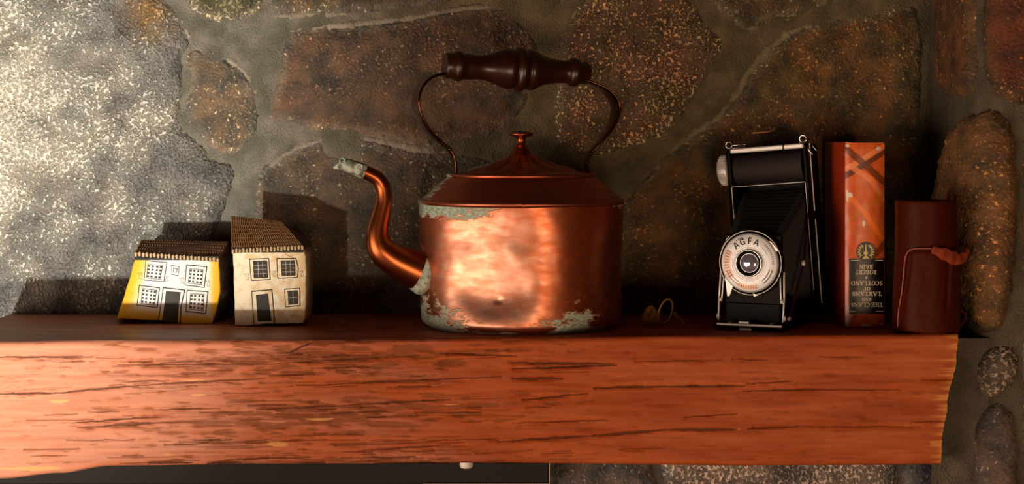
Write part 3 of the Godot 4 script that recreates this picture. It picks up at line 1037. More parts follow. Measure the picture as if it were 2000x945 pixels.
func build_hearth() -> void:
	var black := mat("insert_black", Color(0.035, 0.02, 0.017), 0.8)
	var steel := mat("insert_edge", Color(0.45, 0.42, 0.40), 0.35, 0.6)
	var x1 := P(1073, 930, -0.06).x
	var h := thing("fireplace_insert", "black metal fireplace hood tucked under the left half of the mantel beam", "fireplace", Vector3(-0.3, -0.6, -0.06))
	var o := h.position
	var st := new_st(true)
	box(st, Transform3D(Basis(), Vector3((x1 - 0.75) * 0.5, -0.143, -0.075) - o), Vector3(x1 + 0.75, 0.024, 0.03), 0.002)
	part("hood", done(st), black, h)
	var st2 := new_st(true)
	var p := P(825, 943, -0.058)
	box(st2, Transform3D(Basis(), Vector3((x1 + p.x) * 0.5, p.y - 0.001, -0.059) - o), Vector3(x1 - p.x, 0.0016, 0.004), 0.0004)
	box(st2, Transform3D(Basis(), Vector3(x1, -0.145, -0.059) - o), Vector3(0.0014, 0.028, 0.004), 0.0004)
	part("edge_strip", done(st2), steel, h, "thin pale edge strip of the hood")
	var st3 := new_st(true)
	box(st3, Transform3D(Basis(), Vector3((x1 - 0.75) * 0.5, -0.70, -0.10) - o), Vector3(x1 + 0.75, 1.085, 0.05), 0.003)
	part("panel", done(st3), black, h)
	var k := thing("white_knob", "small white round knob hanging under the beam in front of the black hood", "knob", P(911, 918, -0.03))
	var b := new_st()
	var top := -0.1235 - k.position.y
	lathe(b, [Vector2(0, top - 0.0088), Vector2(0.0055, top - 0.0086), Vector2(0.0068, top - 0.0068), Vector2(0.0068, top - 0.002), Vector2(0.0055, top)], 24)
	part("cap", done(b), mat("white_plastic", Color(0.86, 0.85, 0.84), 0.35), k)
	var b2 := new_st()
	rod(b2, Vector3(0, top - 0.002, 0), Vector3(0, top + 0.006, 0), 0.0028, 10)
	part("stem", done(b2), mat("knob_stem", Color(0.7, 0.7, 0.7), 0.4), k)

# ------------------------------------------------------------------ the kettle

const KX := 0.0096
const KZ := -0.120
const KYAW := 0.31

func KP(px: float, py: float) -> Vector3:
	var k := (px - 1000.0) / F
	var d0 := EYE.z - KZ
	var xl := (k * d0 - KX) / (cos(KYAW) - k * sin(KYAW))
	var d := d0 + xl * sin(KYAW)
	return Vector3(xl * cos(KYAW), EYE.y + (HOR - py) / F * d, -xl * sin(KYAW))

func kettle_textures(band: float, seed_: int, body: bool) -> StandardMaterial3D:
	var w := 1024
	var h := 512
	var n1 := noise_bytes(w, h, 0.02, seed_, 5)
	var n2 := noise_bytes(w, h, 0.008, seed_ + 1, 4)
	var n3 := noise_bytes(w, h, 0.10, seed_ + 2, 3)
	var rgb := PackedByteArray()
	var orm := PackedByteArray()
	var hgt := PackedByteArray()
	rgb.resize(w * h * 3); orm.resize(w * h * 3); hgt.resize(w * h)
	for y in h:
		var vv := 1.0 - (y + 0.5) / h        # 0 at the bottom, 1 at the top (uv v is flipped below)
		for x in w:
			var i := y * w + x
			var ph := (x + 0.5) / w * 360.0
			if ph > 180.0:
				ph -= 360.0
			var a := n1[i] / 255.0 - 0.5
			var b := n2[i] / 255.0 - 0.5
			var f := n3[i] / 255.0 - 0.5
			var pat := 0.0
			if body:
				var left := clampf((2.0 - ph) / 34.0 + b * 0.8, 0.0, 1.0) if ph < 60.0 else 0.3
				# verdigris under the rim, at the foot and round the spout's root
				pat = maxf(pat, clampf((vv - (0.985 - 0.105 * left)) * 40.0 + a * 3.5 + f * 1.5, 0.0, 1.0) * clampf(0.25 + left, 0.0, 1.0))
				var foot := 1.15 * exp(-pow((ph + 68.0) / 36.0, 2.0)) + 0.95 * exp(-pow((ph - 32.0) / 19.0, 2.0))
				pat = maxf(pat, clampf((0.20 * foot - vv) * 16.0 + a * 5.0 + f * 2.0, 0.0, 1.0) * clampf(foot * 1.6, 0.0, 1.0) * 0.9)
				pat = maxf(pat, clampf((0.022 - vv) * 90.0 + a * 3.0, 0.0, 1.0) * 0.8)
				pat = maxf(pat, clampf(1.2 - Vector2((ph + 90.0) / 15.0, (vv - 0.42) / 0.24).length() + a * 1.6, 0.0, 1.0))
			else:
				pat = clampf((-66.0 - ph) / 10.0 + b * 2.0 + a * 2.0, 0.0, 1.0) * clampf((ph + 130.0) / 20.0, 0.0, 1.0) * 0.85
			var green := Color(0.24, 0.37, 0.31).lerp(Color(0.50, 0.62, 0.52), clampf(0.5 + f * 2.4 + a, 0, 1))
			var cu := Color(0.74, 0.40, 0.29).lerp(Color(0.66, 0.31, 0.20), clampf(0.5 + a * 1.8 + b * 0.6, 0, 1))
			if body:
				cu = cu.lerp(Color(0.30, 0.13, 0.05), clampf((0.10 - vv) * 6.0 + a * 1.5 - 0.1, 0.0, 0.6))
			if body:
				var worn_or_lit := exp(-pow((ph + 24.0) / 36.0, 4.0) - pow((vv - 0.45) / 0.5, 4.0))
				cu = cu.lerp(Color(0.56, 0.13, 0.035), clampf(1.0 - worn_or_lit + a * 0.6, 0.0, 1.0) * 0.9)  # bright in the dent, dark red outside: reflected light put into the copper colour
			else:
				cu = cu.lerp(Color(0.40, 0.085, 0.03), 0.85)  # shoulder and lid: the dim ceiling they mirror is darkened into the colour
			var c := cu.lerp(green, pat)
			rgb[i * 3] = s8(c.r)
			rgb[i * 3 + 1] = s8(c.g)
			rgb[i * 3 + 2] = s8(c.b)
			orm[i * 3] = 255
			orm[i * 3 + 1] = int(clampf(0.43 + a * 0.12 + f * 0.03 + pat * 0.45, 0.05, 1.0) * 255)
			orm[i * 3 + 2] = int((1.0 - pat * 0.95) * 255)
			hgt[i] = int(clampf(0.4 + pat * (0.3 + f * 0.5) + a * 0.06, 0, 1) * 255)
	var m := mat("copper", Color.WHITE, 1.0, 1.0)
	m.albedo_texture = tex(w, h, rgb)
	var t := tex(w, h, orm)
	m.roughness_texture = t
	m.roughness_texture_channel = BaseMaterial3D.TEXTURE_CHANNEL_GREEN
	m.metallic_texture = t
	m.metallic_texture_channel = BaseMaterial3D.TEXTURE_CHANNEL_BLUE
	m.heightmap_enabled = true
	m.heightmap_texture = tex(w, h, hgt, Image.FORMAT_L8)
	m.heightmap_scale = band
	return m

func build_kettle() -> void:
	var k := thing("copper_kettle", "large dented antique copper kettle with curved spout and dark turned wooden handle", "kettle", Vector3(KX, 0, KZ))
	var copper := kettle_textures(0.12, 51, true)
	var dark := kettle_textures(0.05, 61, false)
	var plain := mat("spout_copper", Color(0.66, 0.36, 0.21), 0.32, 1.0)
	var verd := mat("verdigris", Color.WHITE, 0.85)
	verd.heightmap_enabled = true
	verd.heightmap_texture = M.hd
	verd.heightmap_scale = 0.12
	verd.uv1_triplanar = true
	verd.uv1_scale = Vector3.ONE * 14.0
	var vn := noise_bytes(256, 256, 0.03, 91, 4)
	var vb := PackedByteArray()
	vb.resize(256 * 256 * 3)
	for i in 256 * 256:
		var t := clampf((vn[i] / 255.0 - 0.28) * 2.6, 0.0, 1.0)
		var c := Color(0.16, 0.10, 0.05).lerp(Color(0.34, 0.50, 0.42), minf(t * 2.0, 1.0)).lerp(Color(0.66, 0.74, 0.66), maxf(t * 2.0 - 1.0, 0.0))
		vb[i * 3] = s8(c.r)
		vb[i * 3 + 1] = s8(c.g)
		vb[i * 3 + 2] = s8(c.b)
	verd.albedo_texture = tex(256, 256, vb)
	var R := 0.1062
	var H := 0.1300
	# body: a dented wall
	var nu := 240
	var nv := 96
	var pos := PackedVector3Array()
	var uv := PackedVector2Array()
	pos.resize(nu * nv); uv.resize(nu * nv)
	var dents := [[-19.0, 0.078, 31.0, 0.060, 0.0055], [-18.0, 0.100, 22.0, 0.026, 0.0030], [-17.0, 0.048, 21.0, 0.026, 0.0055], [-14.0, 0.034, 1.8, 0.003, 0.0012], [70.0, 0.06, 22.0, 0.04, 0.004]]
	for j in nv:
		var t := float(j) / (nv - 1)
		var y := H * t
		var r := R
		if y < 0.010:
			r = R - 0.009 * pow(1.0 - y / 0.010, 2.0)
		r -= 0.0022 * clampf(1.0 - y / 0.06, 0, 1)
		for i in nu:
			var ph := TAU * i / (nu - 1)
			var deg := rad_to_deg(ph)
			if deg > 180.0:
				deg -= 360.0
			var rr := r
			for d in dents:
				var e := pow((deg - d[0]) / d[2], 2.0) + pow((y - d[1]) / d[3], 2.0)
				rr -= d[4] * exp(-e * e * 0.8)
			rr += nz_c.get_noise_3d(sin(ph) * 120.0, y * 1100.0, cos(ph) * 120.0) * 0.0003 * clampf(y / 0.01, 0.0, 1.0)
			pos[j * nu + i] = Vector3(sin(ph) * rr, y, cos(ph) * rr)
			uv[j * nu + i] = Vector2(float(i) / (nu - 1), 1.0 - t)
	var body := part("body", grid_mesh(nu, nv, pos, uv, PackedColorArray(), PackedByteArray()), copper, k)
	var sb := new_st()
	lathe(sb, [Vector2(0.0, 0.0012), Vector2(0.06, 0.0006), Vector2(0.094, 0.0002), Vector2(0.0955, 0.001)], 64)
	part("base", done(sb), plain, body)
	# rolled seam and sloping shoulder
	var sr := new_st()
	lathe(sr, [Vector2(R - 0.002, H - 0.004), Vector2(R + 0.0006, H - 0.003), Vector2(R + 0.0016, H - 0.0008), Vector2(R + 0.0008, H + 0.0014), Vector2(R - 0.002, H + 0.002)], 96)
	part("seam", done(sr), dark, k)
	var ss := new_st()
	lathe(ss, [Vector2(R - 0.0016, H + 0.001), Vector2(0.098, H + 0.0072), Vector2(0.088, H + 0.0158), Vector2(0.0775, H + 0.0243), Vector2(0.0762, H + 0.0262), Vector2(0.0745, H + 0.0266)], 96)
	part("shoulder", done(ss), dark, k)
	# lid with flutes and a knob
	var lid := Node3D.new()
	var L0 := H + 0.0262
	var nl := 26
	pos = PackedVector3Array(); uv = PackedVector2Array()
	var lu := 193
	pos.resize(lu * nl); uv.resize(lu * nl)
	var lp := smooth_path([Vector2(0.0772, 0.0), Vector2(0.0778, 0.0018), Vector2(0.0765, 0.0032), Vector2(0.0740, 0.0028), Vector2(0.064, 0.0042), Vector2(0.050, 0.0058), Vector2(0.036, 0.0090), Vector2(0.024, 0.0145), Vector2(0.014, 0.0225)], 3)
	lp.resize(nl) if lp.size() > nl else null
	for j in nl:
		var q: Vector2 = lp[min(j, lp.size() - 1)]
		for i in lu:
			var ph := TAU * i / (lu - 1)
			var fl := 0.0
			if q.x < 0.060:
				fl = pow(absf(sin(ph * 6.0)), 0.7) * 0.0042 * clampf((0.060 - q.x) / 0.008, 0, 1) * clampf((q.x - 0.014) / 0.018, 0, 1)
			pos[j * lu + i] = Vector3(sin(ph) * q.x, L0 + q.y + fl - 0.001, cos(ph) * q.x)
			uv[j * lu + i] = Vector2(float(i) / (lu - 1), 0.3 - 0.25 * j / nl)
	lid.free()
	var lidp := part("lid", grid_mesh(lu, nl, pos, uv, PackedColorArray(), PackedByteArray()), dark, k)
	var kb := new_st()
	var z0 := L0 + 0.0195
	lathe(kb, [Vector2(0.0165, z0 - 0.002), Vector2(0.0125, z0 + 0.003), Vector2(0.0092, z0 + 0.007), Vector2(0.0080, z0 + 0.0085), Vector2(0.0078, z0 + 0.0095), Vector2(0.0056, z0 + 0.0105), Vector2(0.0044, z0 + 0.015), Vector2(0.0046, z0 + 0.0185), Vector2(0.0060, z0 + 0.0205), Vector2(0.0105, z0 + 0.0215), Vector2(0.0128, z0 + 0.0228), Vector2(0.0126, z0 + 0.0244), Vector2(0.0090, z0 + 0.0262), Vector2(0.0, z0 + 0.0268)], 32)
	part("knob", done(kb), plain, lidp)
	# spout
	var raw := [[846, 541, 39], [822, 531, 38], [795, 519, 35], [766, 504, 31], [744, 484, 26.5], [737, 455, 21], [744, 420, 17.5], [750, 392, 15.8], [748, 366, 14.6], [735, 347, 13.8], [709, 334, 13.2]]
	var pp := []
	var rr2 := []
	for q in raw:
		pp.append(KP(q[0], q[1]))
		rr2.append(Vector2(q[2] / 1900.0, 0))
	pp = smooth_path(pp, 6)
	rr2 = smooth_path(rr2, 6)
	var ra := []
	for q in rr2:
		ra.append(q.x)
	var nrm := Vector3(sin(KYAW), 0, cos(KYAW))
	var sp := new_st()
	sweep(sp, pp, ra, ra, nrm, 28)
	var spout := part("spout", done(sp), plain, k)
	var tp := []
	var tr := []
	for q in [[712, 335, 13.9], [704, 332, 14.2], [694, 328, 13.6], [682, 324, 13.0], [672, 322, 12.0], [664, 324, 8.0], [655, 327, 3.4], [651, 328, 1.2]]:
		tp.append(KP(q[0], q[1]))
		tr.append(Vector2(q[2] / 1900.0, 0))
	tp = smooth_path(tp, 4)
	tr = smooth_path(tr, 4)
	var ta := []
	for q in tr:
		ta.append(q.x)
	var ts := new_st()
	sweep(ts, tp, ta, ta, nrm, 20)
	var tip := part("spout_tip", done(ts), verd, k, "green corroded beak-shaped spout tip")
	var te := new_st()
	torus(te, Transform3D(Basis(Vector3.UP, KYAW - 0.3), KP(667, 314) + nrm * 0.0045), 0.0026, 0.0010, 16, 6)
	torus(te, Transform3D(Basis(Vector3.UP, KYAW - 0.2), KP(699, 326) + nrm * 0.0072), 0.0030, 0.0012, 16, 6)
	part("eyelet", done(te), verd, tip)
	var cs := new_st()
	var cpt := []
	var cra := []
	for q in [[838, 538, 41], [828, 534, 42.5], [820, 531, 40.5], [815, 529, 37.5]]:
		cpt.append(KP(q[0], q[1]))
		cra.append(q[2] / 1900.0)
	sweep(cs, cpt, cra, cra, nrm, 32)
	part("spout_collar", done(cs), verd, k, "green corroded solder joint of the spout")
	# handle: two bent straps and a turned grip
	var strap := mat("strap_metal", Color(0.36, 0.22, 0.16), 0.20, 1.0)
	for arm in [[[880, 141], [868, 144], [851, 147], [832, 156], [818, 173], [812, 198], [817, 221], [832, 250], [857, 275], [876, 291], [887, 312], [889, 343]], [[1130, 154], [1143, 158], [1161, 165], [1182, 176], [1198, 195], [1203, 213], [1195, 241], [1179, 266], [1161, 288], [1151, 300], [1146, 322], [1151, 348]]]:
		var ap := []
		var a1 := []
		var a2 := []
		for q in arm:
			ap.append(KP(q[0], q[1]))
		ap = smooth_path(ap, 5)
		for i in ap.size():
			var t := float(i) / (ap.size() - 1)
			a1.append(0.0017)
			a2.append(0.006 + 0.009 * sin(PI * clampf(t * 1.25, 0, 1)))
		var s := new_st()
		sweep(s, ap, a1, a2, nrm, 14, 0.6)
		var hm := part("handle_strap", done(s), strap, k)
		for q in [arm[5], arm[9]]:
			var rv := new_st()
			ball(rv, KP(q[0], q[1]) + nrm * 0.006, Vector3(0.0022, 0.0022, 0.003), 6)
			part("rivet", done(rv), strap, hm)
		var ft := new_st()
		var fp := KP(arm[-1][0], arm[-1][1])
		ball(ft, Vector3(fp.x, fp.y - 0.001, fp.z), Vector3(0.005, 0.004, 0.008), 8)
		part("lug", done(ft), strap, hm)
	var wood := mat("handle_wood", Color(0.17, 0.07, 0.035), 0.32)
	var g0 := KP(868, 128)
	var g1 := KP(1152, 143)
	var ax := (g1 - g0).normalized()
	var gl := g0.distance_to(g1)
	var gp := []
	for q in [[868, 20], [868.5, 23.5], [872, 25], [886, 25], [888, 28.5], [891, 29.5], [896, 29.5], [900, 28], [904, 25], [912, 25.5], [922, 24.5], [932, 23.5], [945, 24.5], [962, 30], [978, 36.5], [988, 39.5], [996, 39.5], [1000, 37], [1003, 37], [1006, 41], [1010, 44], [1015, 44], [1019, 42], [1023, 38], [1025, 37], [1028, 39], [1033, 40.5], [1040, 39], [1052, 33], [1064, 27.5], [1080, 24], [1098, 22.6], [1110, 22.6], [1112, 26], [1116, 28], [1122, 28.5], [1127, 27], [1131, 22.5], [1146, 22], [1150, 19], [1152, 12], [1152.5, 0]]:
		gp.append(Vector2(q[1] / 1880.0, (q[0] - 868.0) / 284.5 * gl))
	gp.push_front(Vector2(0, 0))
	var gs := new_st()
	var up := ax
	var xb := up.cross(Vector3.BACK).normalized()
	lathe(gs, gp, 40, Transform3D(Basis(xb, up, xb.cross(up)), g0))
	part("handle_grip", done(gs), wood, k, "dark turned wooden grip")

# ------------------------------------------------------------------ little houses

func wob(a: Array, amp := 0.6) -> Array:
	# a hand-drawn closed line through px points
	var o := []
	for i in a.size():
		var p: Vector2 = a[i]
		var q: Vector2 = a[(i + 1) % a.size()]
		var n := maxi(2, int(p.distance_to(q) / 6.0))
		for k in n:
			o.append(p.lerp(q, float(k) / n) + Vector2(rng.randfn(), rng.randfn()) * amp * 0.5)
	o.append(o[0])
	return o

func house(called: String, label: String, z: float, outline: Array, roof: Array, ridge_back: float, origin: Vector2, zs: float, wins: Array, door: Array, body_cols: Array, extras: Array, depth: float) -> void:
	var S := 4.0
	var lo := Vector2(1e9, 1e9)
	var hi := -lo
	for p in outline:
		lo = lo.min(p)
		hi = hi.max(p)
	lo -= Vector2(4, 4)
	hi += Vector2(4, 4)
	var w := int((hi.x - lo.x) * S)
	var h := int((hi.y - lo.y) * S)
	var im := Image.create(w, h, false, Image.FORMAT_RGB8)
	var T := func(q: Vector2) -> Vector2: return (q - lo) * S
	var Z := func(q: Vector2) -> Vector2: return origin + q / zs
	for y in h:
		for x in w:
			var q := lo + Vector2(x, y) / S
			var n := nz_b.get_noise_2d(q.x * 0.4, q.y * 0.4)
			var n2 := nz_a.get_noise_2d(q.x * 0.3, q.y * 0.3 + 50.0)
			var c: Color = body_cols[0]
			if body_cols.size() > 2:
				# yellow towards the edges, white in the middle
				var e := minf(minf((q.x - (225.0 + (622.0 - q.y) * 0.30)) / 36.0, (628.0 - q.y + (q.x - 300.0) * 0.09) / 24.0), (428.0 - q.x) / 20.0)
				c = c.lerp(body_cols[1], clampf(1.6 - e * 1.5 + n * 0.5, 0.0, 1.0))
			else:
				c = c.lerp(body_cols[1], clampf(0.25 + n2 * 1.4 + n * 0.5 + (q.x - 520.0) / 160.0, 0.0, 1.0))
			im.set_pixel(x, y, c)
	var ink := Color(0.05, 0.05, 0.05)
	for wd in wins:
		var out: Array = []
		for q in wd[0]:
			out.append(T.call(Z.call(q)))
		stroke(im, wob(out, 1.2), wd[3] * 1.6 if wd.size() > 3 else 6.5, Color(ink.r, ink.g, ink.b, 0.85))
		var inn: Array = []
		for q in wd[1]:
			inn.append(T.call(Z.call(q)))
		if wd[2].z > 0:
			fill_poly(im, PackedVector2Array(inn), Color(0.10, 0.09, 0.085, 0.92))
		stroke(im, wob(inn, 1.2), 4.4, Color(ink.r, ink.g, ink.b, 0.8))
		var rows: int = wd[2].x
		var cols: int = wd[2].y
		for r in rows:
			for cc in cols:
				var u0 := (cc + 0.2 + 0.12 * (1 if cc >= cols / 2 else -1)) / cols
				var u1 := (cc + 0.8 + 0.12 * (1 if cc >= cols / 2 else -1)) / cols
				var v0 := (r + 0.22) / rows
				var v1 := (r + 0.74) / rows
				var L := func(u: float, v_: float) -> Vector2: return inn[0].lerp(inn[1], u).lerp(inn[3].lerp(inn[2], u), v_)
				if wd[2].z > 0:
					if cc > 0:
						stroke(im, [L.call(float(cc) / cols, 0.06), L.call(float(cc) / cols, 0.94)], 2.6, Color(0.8, 0.76, 0.68, 0.9))
					if r > 0:
						stroke(im, [L.call(0.06, float(r) / rows), L.call(0.94, float(r) / rows)], 2.6, Color(0.8, 0.76, 0.68, 0.9))
				else:
					fill_poly(im, PackedVector2Array([L.call(u0, v0), L.call(u1, v0), L.call(u1, v1), L.call(u0, v1)]), Color(0.1, 0.1, 0.1, 0.9))
	var dq: Array = []
	for q in door[0]:
		dq.append(T.call(Z.call(q)))
	stroke(im, wob(dq, 1.4).slice(0, -1), 7.0, Color(0.05, 0.05, 0.05, 0.95))
	var di := PackedVector2Array()
	for q in door[1]:
		di.append(T.call(Z.call(q)))
	fill_poly(im, di, Color(door[2].r, door[2].g, door[2].b, 0.96))
	stroke(im, wob(Array(di), 1.0), 2.4, Color(0.04, 0.04, 0.04, 0.8))
	for e in extras:
		var pts := []
		for q in e[0]:
			pts.append(T.call(Z.call(q)))
		stroke(im, pts, e[1], Color(0.12, 0.11, 0.09, 0.85))
	var m := mat("painted_wood", Color.WHITE, 0.7)
	m.albedo_texture = ImageTexture.create_from_image(im)
	m.texture_repeat = false
	m.heightmap_enabled = true
	m.heightmap_texture = M.hs
	m.heightmap_scale = 0.0
	m.heightmap_enabled = false
	var d := EYE.z - z
	var base := P((lo.x + hi.x) * 0.5, 600, z)
	var hs := thing(called, label, "ornament house", Vector3(base.x, 0, z - depth * 0.5), "painted driftwood houses")
	var ofs := hs.position
	var uvf := func(p: Vector2) -> Vector2:
		var q := Vector2(p.x / d * F + 1000.0, HOR - (p.y - EYE.y) / d * F)
		return (q - lo) / (hi - lo)
	var poly := PackedVector2Array()
	for i in outline.size():
		var a: Vector2 = outline[i]
		var b: Vector2 = outline[(i + 1) % outline.size()]
		var n := maxi(1, int(a.distance_to(b) / 12.0))
		for k in n:
			var q := a.lerp(b, float(k) / n)
			if k > 0:
				q += Vector2(nz_b.get_noise_2d(q.x, q.y), nz_b.get_noise_2d(q.y, q.x)) * 1.6
			var p := P(q.x, q.y, z)
			poly.append(Vector2(p.x, p.y))
	# nothing may sink into the shelf
	for i in poly.size():
		poly[i].y = maxf(poly[i].y, 0.0)
	var st := new_st()
	slab(st, poly, Transform3D(Basis(), Vector3(0, 0, z) - ofs), depth, 0.0016, uvf, 0.97)
	var rough_m := mat("driftwood", Color(0.40, 0.33, 0.24), 0.85)
	rough_m.heightmap_enabled = true
	rough_m.heightmap_texture = M.hd
	rough_m.heightmap_scale = 0.3
	rough_m.uv1_triplanar = true
	rough_m.uv1_scale = Vector3(6, 14, 4)
	rough_m.albedo_texture = M.sparse.albedo_texture
	rough_m.albedo_color = Color(0.85, 0.72, 0.55)
	# the front is painted, the block behind is bare
	var skin := new_st()
	slab(skin, poly, Transform3D(Basis(), Vector3(0, 0, z) - ofs), 0.0022, 0.0016, uvf)
	part("painted_front", done(skin), m, hs)
	var blk := new_st()
	slab(blk, poly, Transform3D(Basis(), Vector3(0, 0, z - 0.002) - ofs), depth - 0.002, 0.0006, uvf, 1.24 if body_cols.size() > 2 else 1.0)
	part("block", done(blk), rough_m if body_cols.size() > 2 else mat("cream_side", Color(0.80, 0.74, 0.62), 0.75), hs)
	# windows and door as thin raised plaques that carry their drawing
	var plaque := func(quadpx: Array, n: String) -> void:
		var pl := PackedVector2Array()
		for q in quadpx:
			var pq: Vector2 = Z.call(q)
			var p := P(pq.x, pq.y, z)
			pl.append(Vector2(p.x, maxf(p.y, 0.0006)))
		var s := new_st()
		slab(s, pl, Transform3D(Basis(), Vector3(0, 0, z + 0.0004) - ofs), 0.0008, 0.0002, uvf)
		part(n, done(s), m, hs)
	for wd in wins:
		plaque.call(wd[0], "window" if wd[2].x > 0 else "sign")
	plaque.call(door[0], "door")
	# roof: an eave line, a ridge line further back, and rows of tiny tiles
	var e0 := P(roof[0].x, roof[0].y, z + 0.002)
	var e1 := P(roof[1].x, roof[1].y, z + 0.002)
	var r0 := P(roof[3].x, roof[3].y, z - ridge_back)
	var r1 := P(roof[2].x, roof[2].y, z - ridge_back)
	var b0 := Vector3(e0.x, e0.y, z - depth)
	var b1 := Vector3(e1.x, e1.y, z - depth)
	var rs := new_st(true)
	var th := Vector3(0, -0.003, 0)
	for q in [[e0, e1, r1, r0], [r0, r1, b1, b0], [b0 + th, b1 + th, e1 + th, e0 + th], [e0 + th, e1 + th, e1, e0], [b1 + th, b0 + th, b0, b1]]:
		quad(rs, q[0] - ofs, q[1] - ofs, q[2] - ofs, q[3] - ofs)
	for s in [[e0, r0, b0], [e1, b1, r1]]:
		tri(rs, s[0] - ofs, s[1] - ofs, s[2] - ofs)
		quad(rs, s[0] + th - ofs, s[0] - ofs, s[2] - ofs, s[2] + th - ofs) if s[0] == e0 else quad(rs, s[1] + th - ofs, s[1] - ofs, s[0] - ofs, s[0] + th - ofs)
	var rm := mat("roof_brown", Color(0.34, 0.22, 0.13), 0.8)
	var rp := part("roof", done(rs), rm, hs)
	var tl := new_st(true)
	var rows: int = roof[4]
	var cols: int = roof[5]
	var nrm := (e1 - e0).cross(r0 - e0).normalized()
	for r in rows:
		for c in cols:
			var u0 := (c + 0.10 + (0.25 if r % 2 else 0.0)) / (cols + 0.3)
			var u1 := (c + 0.86 + (0.25 if r % 2 else 0.0)) / (cols + 0.3)
			var v0 := r / float(rows) - 0.02 - rng.randf() * 0.02
			var v1 := (r + 0.95) / rows
			var up := nrm * (0.0011 + rng.randf() * 0.0004)
			var A := e0.lerp(e1, u0).lerp(r0.lerp(r1, u0), v0)
			var B := e0.lerp(e1, u1).lerp(r0.lerp(r1, u1), v0)
			var C := e0.lerp(e1, u1).lerp(r0.lerp(r1, u1), v1)
			var D := e0.lerp(e1, u0).lerp(r0.lerp(r1, u0), v1)
			var mid0 := (A + B) * 0.5 + up
			var mid1 := (C + D) * 0.5 + up * 0.5
			quad(tl, A - ofs, mid0 - ofs, mid1 - ofs, D - ofs)
			quad(tl, mid0 - ofs, B - ofs, C - ofs, mid1 - ofs)
			tri(tl, A - nrm * 0.0004 - ofs, B - nrm * 0.0004 - ofs, mid0 - ofs)
	var tt := part("roof_tiles", done(tl), mat("tile_tan", Color(0.52, 0.38, 0.24), 0.75), rp)
	tt.set_meta("kind", "stuff")
	# scalloped white eave with its ink marks
	var ev := new_st(true)
	var n := int(cols * 0.7)
	for c in n:
		var u := (c + 0.5) / n
		var p := e0.lerp(e1, u) + Vector3(0, -0.0012 + 0.0006 * (c % 2), 0.0008)
		box(ev, Transform3D(Basis(), p - ofs), Vector3((e1.x - e0.x) / n * 0.62, 0.0048, 0.0016), 0.0006)
	var et := part("eave_tiles", done(ev), mat("eave_cream", Color(0.70, 0.62, 0.48), 0.7), rp)
	et.set_meta("kind", "stuff")
	var dk := new_st(true)
	box(dk, Transform3D(Basis.looking_at((e1 - e0).cross(Vector3.UP).normalized(), Vector3.UP), (e0 + e1) * 0.5 + Vector3(0, -0.002, 0.0002) - ofs), Vector3(e0.distance_to(e1) * 0.98, 0.0044, 0.0008), 0.0002)
	part("eave_ink", done(dk), mat("eave_ink", Color(0.10, 0.08, 0.06), 0.8), rp)

func scrib(x: float, y: float, s: float) -> Array:
	return [[[Vector2(x, y), Vector2(x + s, y - s * 0.6), Vector2(x + s * 1.6, y + s * 0.3), Vector2(x + s * 0.6, y + s * 0.7), Vector2(x + s * 0.5, y + s * 2.2), Vector2(x + s * 1.5, y + s * 2.3), Vector2(x + s * 1.7, y + s * 1.0)], 2.4], [[Vector2(x - s * 0.4, y - s * 0.4), Vector2(x + s * 0.2, y + s * 0.2)], 2.0], [[Vector2(x + s * 1.4, y - s * 0.8), Vector2(x + s * 2.1, y + s * 0.1)], 2.0]]

